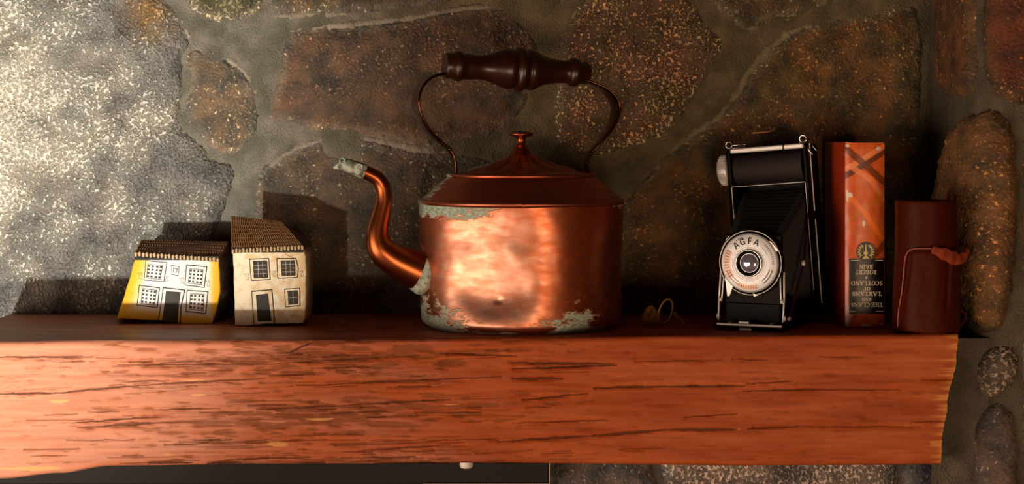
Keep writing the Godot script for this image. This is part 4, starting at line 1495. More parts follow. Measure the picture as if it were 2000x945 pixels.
func build_houses() -> void:
	var A := v
	var ex := []
	for q in [[228, 425, 18], [455, 455, 17], [592, 468, 18], [822, 495, 18]]:
		ex.append_array(scrib(q[0], q[1], q[2]))
	house("painted_house", "small leaning yellow and white painted wooden house with four drawn windows", -0.135,
		v([228,622, 268,492, 427,504, 429,545, 430,570, 424,600, 414,634, 405,641, 380,639, 345,634, 312,626]), [Vector2(262, 494), Vector2(429, 506), Vector2(446, 472), Vector2(276, 469), 6, 34], 0.034,
		Vector2(220, 440), 4.5, [
			[v([290,310, 478,325, 450,495, 277,480]), v([310,342, 440,352, 418,474, 298,460]), Vector3(4, 4, 0), 3.2],
			[v([650,348, 828,362, 805,545, 635,522]), v([680,380, 795,390, 782,520, 665,505]), Vector3(4, 4, 0)],
			[v([235,525, 412,548, 392,722, 215,700]), v([262,555, 385,570, 368,700, 250,685]), Vector3(4, 4, 0)],
			[v([655,570, 838,582, 818,775, 645,755]), v([685,600, 805,605, 793,750, 675,732]), Vector3(4, 4, 0)],
			[v([515,350, 585,362, 575,440, 518,432]), v([535,375, 568,380, 562,412, 536,408]), Vector3(0, 0, 0), 2.4]],
		[v([402,832, 425,690, 445,547, 632,567, 600,720, 594,858]), v([470,577, 597,587, 582,700, 568,850, 436,832, 458,690]), Color(0.20, 0.19, 0.17)],
		[Color(0.90, 0.89, 0.88), Color(0.90, 0.68, 0.08), Color.BLACK], ex, 0.072)
	ex = []
	for q in [[180, 515, 17], [385, 495, 15], [590, 495, 14]]:
		ex.append_array(scrib(q[0], q[1], q[2]))
	ex.append([v([465,345, 490,368, 538,390]), 3.0])
	ex.append([v([512,818, 550,822]), 2.0])
	ex.append([v([530,805, 533,835]), 2.0])
	house("painted_house", "small upright cream painted house with a tall steep brown roof", -0.110,
		v([459,636, 458,600, 456,540, 454,488, 590,479, 597,500, 598,540, 597,620, 592,631, 530,633, 480,636]), [Vector2(452, 489), Vector2(594, 481), Vector2(550, 432), Vector2(451, 421), 8, 30], 0.034,
		Vector2(430, 400), 3.78, [
			[v([215,400, 358,395, 370,550, 230,558]), v([245,415, 345,412, 352,535, 250,540]), Vector3(4, 3, 1)],
			[v([418,395, 560,395, 578,470, 568,535, 425,540]), v([448,412, 550,410, 555,520, 455,522]), Vector3(4, 3, 1)],
			[v([475,622, 588,615, 590,742, 482,752]), v([500,638, 572,632, 575,728, 505,735]), Vector3(2, 2, 1)]],
		[v([250,885, 232,638, 382,625, 403,872]), v([265,665, 352,655, 378,855, 278,858]), Color(0.14, 0.13, 0.115)],
		[Color(0.88, 0.84, 0.74), Color(0.82, 0.71, 0.54)], ex, 0.068)

# ------------------------------------------------------------------ the folding camera

func build_folding_camera() -> void:
	var yaw := deg_to_rad(-25.0)
	var roll := deg_to_rad(4.6)
	var fwd := Vector3(sin(yaw), 0, cos(yaw))
	var bl := 0.108
	var front := Vector3(0.2380, 0.0, -0.063)
	var foot := front - fwd * bl
	var k := thing("folding_camera", "old black folding bellows camera with a round silver lens face, standing left of the book", "camera", Vector3(foot.x, 0, foot.z))
	var B0 := Transform3D(Basis(Vector3.UP, yaw), Vector3.ZERO)                       # bed and standard
	var BB := Transform3D(Basis(Vector3.UP, yaw) * Basis(Vector3.BACK, roll), Vector3(0, 0.0075, 0))   # body
	var leather := mat("leatherette", Color(0.15, 0.115, 0.12), 0.6)
	leather.heightmap_enabled = true
	leather.heightmap_texture = M.hs
	leather.heightmap_scale = 0.05
	leather.uv1_triplanar = true
	leather.uv1_scale = Vector3.ONE * 22.0
	var enamel := mat("black_enamel", Color(0.028, 0.022, 0.020), 0.42)
	enamel.metallic_specular = 0.22
	var cloth := mat("bellows_black", Color(0.03, 0.03, 0.032), 0.6)
	var chrome := mat("chrome", Color(0.86, 0.85, 0.83), 0.22, 1.0)
	var dull := mat("worn_chrome", Color(0.92, 0.92, 0.92), 0.38, 0.35)
	var w := 0.0915
	var h := 0.179
	var dp := 0.038
	var T := func(x: float, y: float, z: float) -> Transform3D: return BB * Transform3D(Basis(), Vector3(x, y, z))
	# body: a frame round the opening, so that it is hollow
	var st := new_st(true)
	box(st, T.call(-w / 2 + 0.004, h / 2, -dp / 2), Vector3(0.008, h, dp), 0.003)
	box(st, T.call(w / 2 - 0.004, h / 2, -dp / 2), Vector3(0.008, h, dp), 0.003)
	box(st, T.call(0, h / 2, -dp + 0.003), Vector3(w, h, 0.006), 0.003)
	box(st, T.call(0, 0.014, -dp / 2), Vector3(w, 0.028, dp), 0.003)
	box(st, T.call(0, h - 0.003, -dp / 2), Vector3(w, 0.006, dp), 0.003)
	var body := part("body", done(st), enamel, k)
	# rounded film chamber with its ribbed covering
	var fc := new_st()
	var cy := h - 0.022
	var pts := []
	var ribs := 96
	for s in ribs + 1:
		pts.append(-w / 2 + 0.008 + (w - 0.016) * s / ribs)
	for s in ribs:
		for q in 14:
			var a0 := -PI / 2 + PI * q / 14.0
			var a1 := -PI / 2 + PI * (q + 1) / 14.0
			var d0 := 0.00035 if s % 2 else 0.0
			var rr := 0.0165
			var m0 := Vector3(pts[s], cy + sin(a0) * (rr + d0), -0.012 + cos(a0) * (0.014 + d0))
			var m1 := Vector3(pts[s + 1], cy + sin(a0) * (rr + d0), -0.012 + cos(a0) * (0.014 + d0))
			var m2 := Vector3(pts[s + 1], cy + sin(a1) * (rr + d0), -0.012 + cos(a1) * (0.014 + d0))
			var m3 := Vector3(pts[s], cy + sin(a1) * (rr + d0), -0.012 + cos(a1) * (0.014 + d0))
			quad(fc, BB * m0, BB * m1, BB * m2, BB * m3)
	part("film_chamber", done(fc), leather, k, "ribbed black leather film chamber")
	var tr := new_st(true)
	box(tr, T.call(0.001, h - 0.0022, 0.0005), Vector3(w - 0.010, 0.0052, 0.003), 0.0012)
	part("top_strip", done(tr), dull, k, "silver strip along the top edge")
	var t2 := new_st(true)
	box(t2, T.call(w / 2 - 0.026, h - 0.0022, 0.0022), Vector3(0.0012, 0.0054, 0.0012), 0.0003)
	part("strip_joint", done(t2), enamel, k)
	var lip := new_st(true)
	var oy := cy - 0.0185
	box(lip, T.call(0, oy, 0.0015), Vector3(w - 0.010, 0.0008, 0.0012), 0.0003)
	box(lip, T.call(-w / 2 + 0.005, oy / 2 + 0.012, 0.0012), Vector3(0.0007, oy - 0.024, 0.0012), 0.0002)
	box(lip, T.call(w / 2 - 0.005, oy / 2 + 0.012, 0.0012), Vector3(0.0006, oy - 0.024, 0.0012), 0.0002)
	part("opening_rim", done(lip), dull, k, "thin silver rim round the bellows opening")
	var edge := new_st(true)
	box(edge, T.call(w / 2 + 0.0006, h * 0.80, -0.006), Vector3(0.0014, h * 0.40, 0.0016), 0.0005)
	box(edge, T.call(w / 2 + 0.0006, h * 0.30, -0.006), Vector3(0.0013, h * 0.50, 0.0015), 0.0005)
	part("side_strip", done(edge), dull, k, "silver strip down the right edge")
	# winding knob
	var kn := new_st()
	var kx := BB * Transform3D(Basis(Vector3.UP, -PI / 2), Vector3(-w / 2 - 0.0005, cy, -0.016))
	turned(kn, [Vector2(0, 0), Vector2(0.0150, 0), Vector2(0.0160, 0.001), Vector2(0.0163, 0.002), Vector2(0.0163, 0.0095), Vector2(0.0150, 0.0110), Vector2(0.011, 0.0116), Vector2(0, 0.0118)], 40, kx)
	var knob := part("winding_knob", done(kn), dull, k, "silver winding knob")
	var kt := new_st(true)
	for s in 44:
		var a := TAU * s / 44
		box(kt, kx * Transform3D(Basis(Vector3.BACK, a), Vector3(cos(a), sin(a), 0) * 0.0163 + Vector3(0, 0, 0.006)), Vector3(0.0009, 0.0012, 0.0066), 0.0003)
	var ktp := part("knurl", done(kt), dull, knob)
	ktp.set_meta("kind", "stuff")
	# strap rings
	var rg := new_st()
	torus(rg, T.call(-w / 2 + 0.003, h + 0.0048, -0.006), 0.0034, 0.0009, 18, 6)
	rod(rg, BB * Vector3(-w / 2 + 0.006, h + 0.0042, -0.006), BB * Vector3(-w / 2 + 0.021, h + 0.0042, -0.008), 0.0007)
	rod(rg, BB * Vector3(-w / 2 + 0.006, h + 0.0010, -0.006), BB * Vector3(-w / 2 + 0.021, h + 0.0014, -0.008), 0.0007)
	rod(rg, BB * Vector3(-w / 2 + 0.004, h + 0.0020, -0.006), BB * Vector3(-w / 2 + 0.007, h + 0.0008, -0.006), 0.0007)
	part("strap_ring", done(rg), chrome, k)
	var rg2 := new_st()
	torus(rg2, T.call(w / 2 - 0.006, h + 0.0052, -0.006), 0.0036, 0.0010, 18, 6)
	rod(rg2, BB * Vector3(w / 2 - 0.0095, h + 0.0045, -0.006), BB * Vector3(w / 2 - 0.0095, h - 0.002, -0.006), 0.0008)
	rod(rg2, BB * Vector3(w / 2 - 0.006, h + 0.0016, -0.004), BB * Vector3(w / 2 + 0.004, h - 0.0125, -0.003), 0.0009)
	rod(rg2, BB * Vector3(w / 2 - 0.001, h + 0.0020, -0.010), BB * Vector3(w / 2 + 0.007, h - 0.0085, -0.009), 0.0007)
	part("strap_ring", done(rg2), chrome, k)
	# bed
	var bw := 0.0735
	var bd := new_st(true)
	box(bd, B0 * Transform3D(Basis(), Vector3(0, 0.0046, bl / 2)), Vector3(bw, 0.0036, bl), 0.001)
	var bed := part("bed", done(bd), enamel, k)
	var be := new_st(true)
	box(be, B0 * Transform3D(Basis(), Vector3(0.002, 0.0062, bl + 0.0006)), Vector3(bw - 0.004, 0.0028, 0.002), 0.0008)
	box(be, B0 * Transform3D(Basis(), Vector3(-0.004, 0.0085, bl - 0.001)), Vector3(0.011, 0.0024, 0.002), 0.0005)
	part("bed_edge", done(be), dull, bed, "silver front edge of the bed")
	var bf := new_st(true)
	box(bf, B0 * Transform3D(Basis(), Vector3(-0.002, 0.0016, bl - 0.001)), Vector3(0.0135, 0.0032, 0.0035), 0.0008)
	part("foot", done(bf), dull, bed)
	# rails on the bed
	var rl := new_st(true)
	for s in [-1.0, 1.0]:
		box(rl, B0 * Transform3D(Basis(), Vector3(s * 0.022, 0.0072, bl * 0.55)), Vector3(0.004, 0.0014, bl * 0.75), 0.0004)
	part("rail", done(rl), dull, bed)
	# bellows from the opening to the standard
	var sz := bl - 0.020          # where the standard stands, along the bed
	var ly := 0.0685              # height of the lens axis
	var folds := 26
	var bls := new_st(true)
	var prev := []
	for s in folds + 1:
		var t := float(s) / folds
		var hw := lerpf(0.037, 0.026, t) + (0.0022 if s % 2 else -0.0022)
		var hh := lerpf(0.058, 0.027, t) + (0.0022 if s % 2 else -0.0022)
		var c0 := BB * Vector3(0, 0.072, -0.018)
		var c1 := B0 * Vector3(0, ly, sz - 0.004)
		var c := c0.lerp(c1, t)
		var bs := BB.basis.slerp(B0.basis, t)
		var ring := []
		var ch := 0.006
		for q in [[-hw + ch, -hh], [hw - ch, -hh], [hw, -hh + ch], [hw, hh - ch], [hw - ch, hh], [-hw + ch, hh], [-hw, hh - ch], [-hw, -hh + ch]]:
			ring.append(c + bs * Vector3(q[0], q[1], 0))
		if s > 0:
			for q in 8:
				var q1 := (q + 1) % 8
				quad(bls, prev[q], prev[q1], ring[q1], ring[q])
		prev = ring
	part("bellows", done(bls), cloth, k, "black pleated bellows")
	# standard: plate and side arms
	var sd := new_st(true)
	box(sd, B0 * Transform3D(Basis(), Vector3(0, 0.060, sz)), Vector3(0.062, 0.074, 0.004), 0.0016)
	box(sd, B0 * Transform3D(Basis(), Vector3(0, 0.016, sz + 0.001)), Vector3(0.058, 0.022, 0.004), 0.001)
	part("front_standard", done(sd), enamel, k)
	for s in [-1.0, 1.0]:
		var ar := new_st()
		var X = s * 0.0335
		rod(ar, B0 * Vector3(X, 0.060, sz + 0.004), B0 * Vector3(X + s * 0.001, 0.030, sz + 0.007), 0.0010)
		rod(ar, B0 * Vector3(X - s * 0.004, 0.058, sz + 0.005), B0 * Vector3(X - s * 0.002, 0.028, sz + 0.008), 0.0009)
		rod(ar, B0 * Vector3(X + s * 0.001, 0.034, sz + 0.007), B0 * Vector3(X + s * 0.0005, 0.009, sz + 0.010), 0.0010)
		ball(ar, B0 * Vector3(X - s * 0.001, 0.030, sz + 0.0085), Vector3.ONE * 0.0022, 6)
		ball(ar, B0 * Vector3(X + s * 0.002, 0.013, sz + 0.0085), Vector3(0.0016, 0.003, 0.0016), 6)
		part("standard_arm", done(ar), dull, k)
		# folding strut between the bed and the body
		var sr := new_st()
		var a := BB * Vector3(s * (w / 2 - 0.006), oy * 0.80, -0.004)
		var m := B0 * Vector3(s * 0.0405, 0.066, bl * 0.42)
		var b := B0 * Vector3(s * 0.0375, 0.012, bl * 0.80)
		rod(sr, a, m, 0.0013)
		rod(sr, m, b, 0.0013)
		var strut := part("strut", done(sr), mat("strut_brown", Color(0.22, 0.10, 0.07), 0.45, 0.3), k)
		for q in [[m + fwd * 0.002, Vector3(0.0024, 0.0034, 0.0024)], [b + fwd * 0.001, Vector3(0.0020, 0.0024, 0.0020)]]:
			var sj := new_st()
			ball(sj, q[0], q[1], 6)
			part("strut_joint", done(sj), dull, strut)
	# shutter housing and the silver lens face
	var LA := B0 * Transform3D(Basis(), Vector3(0, ly, sz))
	var sh := new_st()
	turned(sh, [Vector2(0.0, 0.001), Vector2(0.033, 0.001), Vector2(0.0335, 0.003), Vector2(0.0335, 0.0095), Vector2(0.0325, 0.0105), Vector2(0.0, 0.0105)], 56, LA)
	var shutter := part("shutter_housing", done(sh), enamel, k)
	var ca := new_st()
	torus(ca, LA * Transform3D(Basis(), Vector3(0, 0, 0.0105)), 0.0326, 0.0005, 56, 6)
	part("housing_rim", done(ca), dull, shutter)
	# dial
	var D := 640
	var im := Image.create(D, D, false, Image.FORMAT_RGB8)
	for y in D:
		for x in D:
			var p := Vector2(x - D * 0.5 + 0.5, y - D * 0.5 + 0.5) / (D * 0.5)
			var r := p.length()
			var an := rad_to_deg(atan2(p.x, -p.y))       # 0 at the top, clockwise
			var c := Color(0.86, 0.88, 0.90)
			var ring_line := 0.0
			for q in [[0.965, 0.010], [0.60, 0.008], [0.535, 0.012]]:
				ring_line = maxf(ring_line, clampf(1.0 - absf(r - q[0]) / q[1], 0, 1))
			if an > -130.0 and an < -60.0 and r > 0.66 and r < 0.93:
				c = c.lerp(Color(0.72, 0.50, 0.38), 0.45)
				var tick := fposmod(an, 7.0)
				if r > 0.72 and r < 0.88 and tick < 3.2 and sin(an * 3.1 + r * 40.0) > -0.5:
					c = Color(0.45, 0.28, 0.2)
			if (an > 158.0 or an < -150.0) and r > 0.74 and r < 0.9:
				c = c.lerp(Color(0.86, 0.6, 0.34), 0.5)
				if fposmod(an, 6.0) < 2.6 and sin(r * 60.0 + an) > -0.3 and r > 0.77 and r < 0.87:
					c = Color(0.5, 0.3, 0.2)
			if an > 105.0 and an < 142.0 and (absf(r - 0.74) < 0.014 or absf(r - 0.84) < 0.014):
				c = Color(0.15, 0.15, 0.15)
			if an > -152.0 and an < -112.0 and (absf(r - 0.74) < 0.012 or absf(r - 0.83) < 0.012):
				c = Color(0.35, 0.22, 0.14)
			if an > 38.0 and an < 92.0 and ((r > 0.80 and r < 0.88) or (r > 0.66 and r < 0.72 and an < 68.0)):
				if fposmod(an * 1.0, 5.2) < 2.6 and sin(an * 2.3 + r * 90.0) > -0.2:
					c = Color(0.25, 0.25, 0.25)
			if (an > -32.0 and an < -14.0 or an > 0.0 and an < 9.0) and r > 0.845 and r < 0.90:
				if fposmod(an, 4.5) < 2.2:
					c = Color(0.2, 0.2, 0.2)
			c = c.lerp(Color(0.22, 0.22, 0.22), ring_line * 0.8)
			im.set_pixel(x, y, c)
	var dm := mat("dial_face", Color.WHITE, 0.38, 0.25)
	dm.albedo_texture = ImageTexture.create_from_image(im)
	dm.texture_repeat = false
	var RD := 0.0300
	var ds := new_st()
	var zf := 0.0145
	var prof := [[0.0, zf], [0.3, zf], [0.6, zf], [0.95, zf], [0.99, zf - 0.0006], [1.0, zf - 0.0016], [1.0, 0.010]]
	for i in prof.size() - 1:
		for s in 72:
			var t0 := TAU * s / 72
			var t1 := TAU * (s + 1) / 72
			var g := func(q: Array, t: float) -> Vector3: return LA * Vector3(cos(t) * q[0] * RD, sin(t) * q[0] * RD, q[1])
			var u := func(q: Array, t: float) -> Vector2: return Vector2(0.5 + cos(t) * minf(q[0], 0.99) * 0.5, 0.5 - sin(t) * minf(q[0], 0.99) * 0.5)
			var q0: Array = prof[i]
			var q1: Array = prof[i + 1]
			quad(ds, g.call(q1, t0), g.call(q1, t1), g.call(q0, t1), g.call(q0, t0), u.call(q1, t0), u.call(q1, t1), u.call(q0, t1), u.call(q0, t0))
	var dial := part("lens_face", done(ds), dm, k, "round silver lens face with black lettering")
	# lettering on the face
	var ink := mat("dial_ink", Color(0.06, 0.06, 0.06), 0.6)
	var font := SystemFont.new()
	font.font_names = PackedStringArray(["Droid Sans"])
	font.font_weight = 700
	for q in [["A", -38.0], ["G", -18.5], ["F", 1.0], ["A", 20.5]]:
		var tm := TextMesh.new()
		tm.text = q[0]
		tm.font = font
		tm.font_size = 32
		tm.pixel_size = 0.0088 / 32.0
		tm.depth = 0.0002
		var lt := part("letter", tm, ink, dial)
		var ang := -deg_to_rad(q[1])
		lt.transform = LA * Transform3D(Basis(Vector3.BACK, ang), Vector3(-sin(ang) * 0.0222, cos(ang) * 0.0222, zf + 0.0001))
	# lens
	var lr := new_st()
	turned(lr, [Vector2(0.0143, zf - 0.001), Vector2(0.0143, zf + 0.0022), Vector2(0.0136, zf + 0.0028), Vector2(0.0128, zf + 0.0028), Vector2(0.0124, zf + 0.0020)], 48, LA)
	var lens := part("lens_ring", done(lr), chrome, k, "bright ring round the lens")
	var li := new_st()
	turned(li, [Vector2(0.0124, zf + 0.0026), Vector2(0.0118, zf + 0.0030), Vector2(0.0098, zf + 0.0004), Vector2(0.0096, zf - 0.003), Vector2(0.0, zf - 0.0032)], 48, LA)
	part("lens_mount", done(li), enamel, lens)
	var lg := new_st()
	turned(lg, [Vector2(0.0098, zf - 0.0006), Vector2(0.0080, zf + 0.0010), Vector2(0.0055, zf + 0.0020), Vector2(0.0028, zf + 0.0026), Vector2(0.0, zf + 0.0028)], 40, LA)
	var gm := mat("lens_glass", Color(0.58, 0.58, 0.68), 0.10, 0.6)
	gm.clearcoat_enabled = true
	gm.clearcoat = 1.0
	gm.clearcoat_roughness = 0.03
	part("lens_glass", done(lg), gm, lens)
	# levers
	var lv := new_st(true)
	slab(lv, PackedVector2Array([Vector2(-0.0262, -0.0140), Vector2(-0.0236, -0.0345), Vector2(-0.0212, -0.0345), Vector2(-0.0165, -0.0220)]), LA * Transform3D(Basis(), Vector3(0, 0, 0.0138)), 0.0014, 0.0003)
	part("focus_pointer", done(lv), dull, k, "silver pointer under the lens face")
	var lv2 := new_st(true)
	slab(lv2, PackedVector2Array([Vector2(0.0205, 0.0215), Vector2(0.0292, 0.0125), Vector2(0.0272, 0.0105), Vector2(0.0180, 0.0205)]), LA * Transform3D(Basis(), Vector3(0.001, 0.0015, 0.0125)), 0.0016, 0.0003)
	part("shutter_lever", done(lv2), dull, k)
	var lv3 := new_st(true)
	slab(lv3, PackedVector2Array([Vector2(-0.0285, 0.0145), Vector2(-0.0228, 0.0240), Vector2(-0.0205, 0.0262), Vector2(-0.0250, 0.0205), Vector2(-0.0300, 0.0120)]), LA * Transform3D(Basis(), Vector3(-0.0010, 0.0010, 0.0120)), 0.0016, 0.0003)
	part("shutter_lever", done(lv3), dull, k)
	var lv4 := new_st(true)
	slab(lv4, PackedVector2Array([Vector2(0.003, -0.0318), Vector2(0.009, -0.0335), Vector2(0.004, -0.0352)]), LA * Transform3D(Basis(), Vector3(0, 0.001, 0.0115)), 0.0014, 0.0002)
	part("index_arrow", done(lv4), dull, k)

# ------------------------------------------------------------------ the book

func build_book() -> void:
	var z := -0.096
	var tl := P(1652, 277, z)
	var br := P(1729, 640, z)
	var w := br.x - tl.x
	var h := tl.y
	var dep := 0.125
	var b := thing("tartan_book", "upright hardback book in red-orange tartan jacket, spine out and title upside down", "book", Vector3(tl.x + w * 0.5, 0, z - dep * 0.5))
	var o := b.position
	# jacket print, drawn in the photograph's spine pixels
	var S := 5.0
	var W := int(84 * S)
	var H := int(370 * S)
	var X0 := 1648.0
	var Y0 := 274.0
	var im := Image.create(W, H, false, Image.FORMAT_RGB8)
	for y in H:
		for x in W:
			var q := Vector2(X0 + x / S, Y0 + y / S)
			var c := Color(0.90, 0.43, 0.20).lerp(Color(0.82, 0.36, 0.15), clampf(0.5 + nz_a.get_noise_2d(q.x * 0.4, q.y * 0.12), 0, 1))
			c = c * (1.0 + 0.05 * sin(x * 1.9) * sin(y * 1.9))
			im.set_pixel(x, y, c)
	var Tt := func(x: float, y: float) -> Vector2: return Vector2((x - X0) * S, (y - Y0) * S)
	for l in [[1644,348, 1740,288, 13, 0.34,0.18,0.08,0.75], [1644,336, 1740,278, 11, 1.0,0.60,0.38,0.8], [1648,286, 1735,362, 13, 0.38,0.19,0.08,0.7], [1668,330, 1700,350, 11, 1.0,0.58,0.36,0.8], [1700,350, 1728,390, 12, 1.0,0.58,0.36,0.75],
		[1658,432, 1732,378, 8, 0.80,0.50,0.10,0.5], [1660,384, 1690,418, 9, 1.0,0.50,0.16,0.85], [1690,418, 1726,470, 10, 1.0,0.50,0.16,0.85], [1655,465, 1680,500, 10, 0.95,0.36,0.16,0.7], [1700,510, 1735,470, 12, 0.40,0.17,0.08,0.6],
		[1650,604, 1690,648, 9, 0.85,0.45,0.25,0.6], [1690,648, 1735,612, 9, 0.92,0.40,0.14,0.8], [1640,655, 1670,620, 8, 0.40,0.17,0.08,0.5]]:
		stroke(im, [Tt.call(l[0], l[1]), Tt.call(l[2], l[3])], l[4] * S, Color(l[5], l[6], l[7], l[8]))
	var pale_spot := Color(0.92, 0.88, 0.78)
	for e in [[1661, 382, 5, 5], [1656, 384, 2, 12], [1687, 438, 3, 6], [1656, 284, 4, 4], [1716, 290, 5, 4], [1690, 637, 9, 3], [1722, 636, 4, 3]]:  # small off-white spots on the spine
		var pg := PackedVector2Array()
		for i in 14:
			var a := TAU * i / 14
			var rr := 0.8 + 0.35 * rng.randf()
			pg.append(Tt.call(e[0] + cos(a) * e[2] * rr, e[1] + sin(a) * e[3] * rr))
		fill_poly(im, pg, Color(pale_spot.r, pale_spot.g, pale_spot.b, 0.95))
	var m := mat("jacket", Color.WHITE, 0.28)
	m.albedo_texture = ImageTexture.create_from_image(im)
	m.texture_repeat = false
	m.clearcoat_enabled = true
	m.clearcoat = 0.3
	m.clearcoat_roughness = 0.15
	# rounded spine
	var nu := 25
	var nv := 40
	var pos := PackedVector3Array()
	var uv := PackedVector2Array()
	pos.resize(nu * nv); uv.resize(nu * nv)
	var bow := 0.0042
	for j in nv:
		for i in nu:
			var u := float(i) / (nu - 1)
			var t := float(j) / (nv - 1)
			var c := (u - 0.5) * 2.0
			var zz := z - bow * pow(absf(c), 2.6) + nz_b.get_noise_2d(u * 4.0, t * 18.0) * 0.0003
			var y := lerpf(0.0008, h, t)
			if j == nv - 1:
				y -= 0.0008
				zz -= 0.0006
			pos[j * nu + i] = Vector3(tl.x + w * u, y, zz) - o
			uv[j * nu + i] = Vector2((lerpf(1652, 1729, u) - X0) * S / W, (lerpf(641, 277, t) - Y0) * S / H)
	var spine := part("spine", grid_mesh(nu, nv, pos, uv, PackedColorArray(), PackedByteArray()), m, b)
	var red := mat("jacket_side", Color(0.74, 0.24, 0.10), 0.3)
	red.clearcoat_enabled = true
	red.clearcoat = 0.3
	for s in [-1.0, 1.0]:
		var cs := new_st(true)
		box(cs, Transform3D(Basis(), Vector3(s * (w * 0.5 - 0.0014), h * 0.5, -bow * 0.5)), Vector3(0.0028, h - 0.0008, dep - bow), 0.0008)
		part("cover_board", done(cs), red, b)
	var pg := new_st(true)
	box(pg, Transform3D(Basis(), Vector3(0, h * 0.5, -0.003)), Vector3(w - 0.0056, h - 0.008, dep - 0.012), 0.0006)
	part("page_block", done(pg), mat("pages", Color(0.70, 0.58, 0.42), 0.9), b)
	# head of the spine: turned-in edge
	var hd := new_st()
	var hp := []
	var hr := []
	for i in 13:
		var c := (i / 12.0 - 0.5) * 2.0
		hp.append(Vector3(c * (w * 0.5 - 0.001), h - 0.0005 - 0.0018 * (1.0 - c * c), dep * 0.5 - 0.0016 - bow * pow(absf(c), 2.6) * 0.6))
		hr.append(0.0007)
	sweep(hd, hp, hr, hr, Vector3.UP, 6)
	part("head_cap", done(hd), mat("jacket_edge", Color(0.84, 0.50, 0.34), 0.4), spine)
	# black title panel with its crest
	var D := EYE.z - z
	var sc := D / F
	var blk := mat("title_black", Color(0.085, 0.045, 0.03), 0.35)
	var pz := dep * 0.5
	var L := func(px: float, py: float) -> Vector2:
		var p := P(px, py, z)
		return Vector2(p.x - o.x, p.y)
	var bend := func(x: float) -> float: return -bow * pow(absf(x / (w * 0.5)), 2.6)
	var ts := new_st()
	for j in 8:
		for i in 20:
			var f := func(a: int, e: int) -> Vector3:
				var q: Vector2 = L.call(lerpf(1659, 1727.5, a / 20.0), lerpf(613, 505, e / 8.0))
				return Vector3(q.x, q.y, pz + bend.call(q.x) + 0.0004)
			quad(ts, f.call(i, j), f.call(i + 1, j), f.call(i + 1, j + 1), f.call(i, j + 1))
	var ctr: Vector2 = L.call(1691, 491)
	for i in 40:
		var a0 := TAU * i / 40
		var a1 := TAU * (i + 1) / 40
		var r := 19.0 * sc
		var q := Vector3(ctr.x, ctr.y, pz + 0.0003)
		tri(ts, q, q + Vector3(cos(a0), sin(a0), 0) * r, q + Vector3(cos(a1), sin(a1), 0) * r)
	var panel := part("title_panel", done(ts), blk, spine, "black title panel with a round crest")
	var gold := mat("title_print", Color(0.90, 0.84, 0.74), 0.5)
	for q in [[1662, 1684, 508.5], [1699, 1725, 508.5], [1660, 1726, 608]]:
		var ls := new_st(true)
		var a: Vector2 = L.call(q[0], q[2])
		var e: Vector2 = L.call(q[1], q[2])
		box(ls, Transform3D(Basis(), Vector3((a.x + e.x) * 0.5, a.y, pz + minf(bend.call(a.x), bend.call(e.x)) * 0.4 + 0.0006)), Vector3(e.x - a.x, 0.0008, 0.0008), 0.0001)
		part("rule_line", done(ls), gold, panel)
	# crest: a thistle in a wreath, as drawn on the spine
	var cr := new_st()
	for s in [-1.0, 1.0]:
		torus(cr, Transform3D(Basis(), Vector3(ctr.x, ctr.y, pz + 0.0007)), 13.0 * sc, 0.0006, 16, 6, PI / 2 + s * 0.35, PI / 2 + s * 2.3)
		for i in 6:
			var a: float = PI / 2 + s * (0.5 + i * 0.34)
			var p := Vector3(ctr.x + cos(a) * 13.0 * sc, ctr.y + sin(a) * 13.0 * sc, pz + 0.0007)
			rod(cr, p, p + Vector3(cos(a + s * 0.6), sin(a + s * 0.6), 0) * 4.5 * sc, 0.0005, 6)
			rod(cr, p, p - Vector3(cos(a - s * 0.7), sin(a - s * 0.7), 0) * 4.0 * sc, 0.0004, 6)
	ball(cr, Vector3(ctr.x, ctr.y - 3.0 * sc, pz + 0.0004), Vector3(4.6 * sc, 4.2 * sc, 0.0006), 8)
	rod(cr, Vector3(ctr.x, ctr.y, pz + 0.0006), Vector3(ctr.x, ctr.y + 15.0 * sc, pz + 0.0006), 0.0007, 6)
	for i in 5:
		rod(cr, Vector3(ctr.x, ctr.y - 7.0 * sc, pz + 0.0006), Vector3(ctr.x + (i - 2) * 3.0 * sc, ctr.y - 14.5 * sc, pz + 0.0006), 0.0006, 6)
	part("crest", done(cr), mat("crest_print", Color(0.88, 0.82, 0.55), 0.5), panel)
	var font := SystemFont.new()
	font.font_names = PackedStringArray(["Droid Serif"])
	font.font_weight = 600
	for q in [["BAIN", 1691.5, 521, 27, 10.5], ["ROBERT", 1691.5, 531.5, 41, 10.5], ["★", 1692, 542, 6, 8], ["SCOTLAND", 1693, 553, 61, 10.5], ["OF", 1693, 564, 13, 8], ["TARTANS", 1693, 573.5, 57, 10.5], ["AND", 1693, 584.5, 20, 8], ["THE CLANS", 1693.5, 595, 62, 10.5]]:
		if q[0] == "★":
			var ss := new_st()
			var c: Vector2 = L.call(q[1], q[2])
			for i in 10:
				var a0 := -PI / 2 + TAU * i / 10
				var a1 := -PI / 2 + TAU * (i + 1) / 10
				var r0 := (3.6 if i % 2 == 0 else 1.5) * sc
				var r1 := (1.5 if i % 2 == 0 else 3.6) * sc
				tri(ss, Vector3(c.x, c.y, pz + 0.0008), Vector3(c.x + cos(a0) * r0, c.y + sin(a0) * r0, pz + 0.0005), Vector3(c.x + cos(a1) * r1, c.y + sin(a1) * r1, pz + 0.0005))
			part("star", done(ss), gold, panel)
			continue
		var tm := TextMesh.new()
		tm.text = q[0]
		tm.font = font
		tm.font_size = 32
		tm.pixel_size = 0.01 / 32.0
		tm.depth = 0.00025
		var bx := tm.get_aabb()
		var t := part("lettering", tm, gold, panel)
		var c: Vector2 = L.call(q[1], q[2])
		var sx: float = q[3] * sc / bx.size.x
		var sy: float = q[4] * 0.78 * sc / bx.size.y
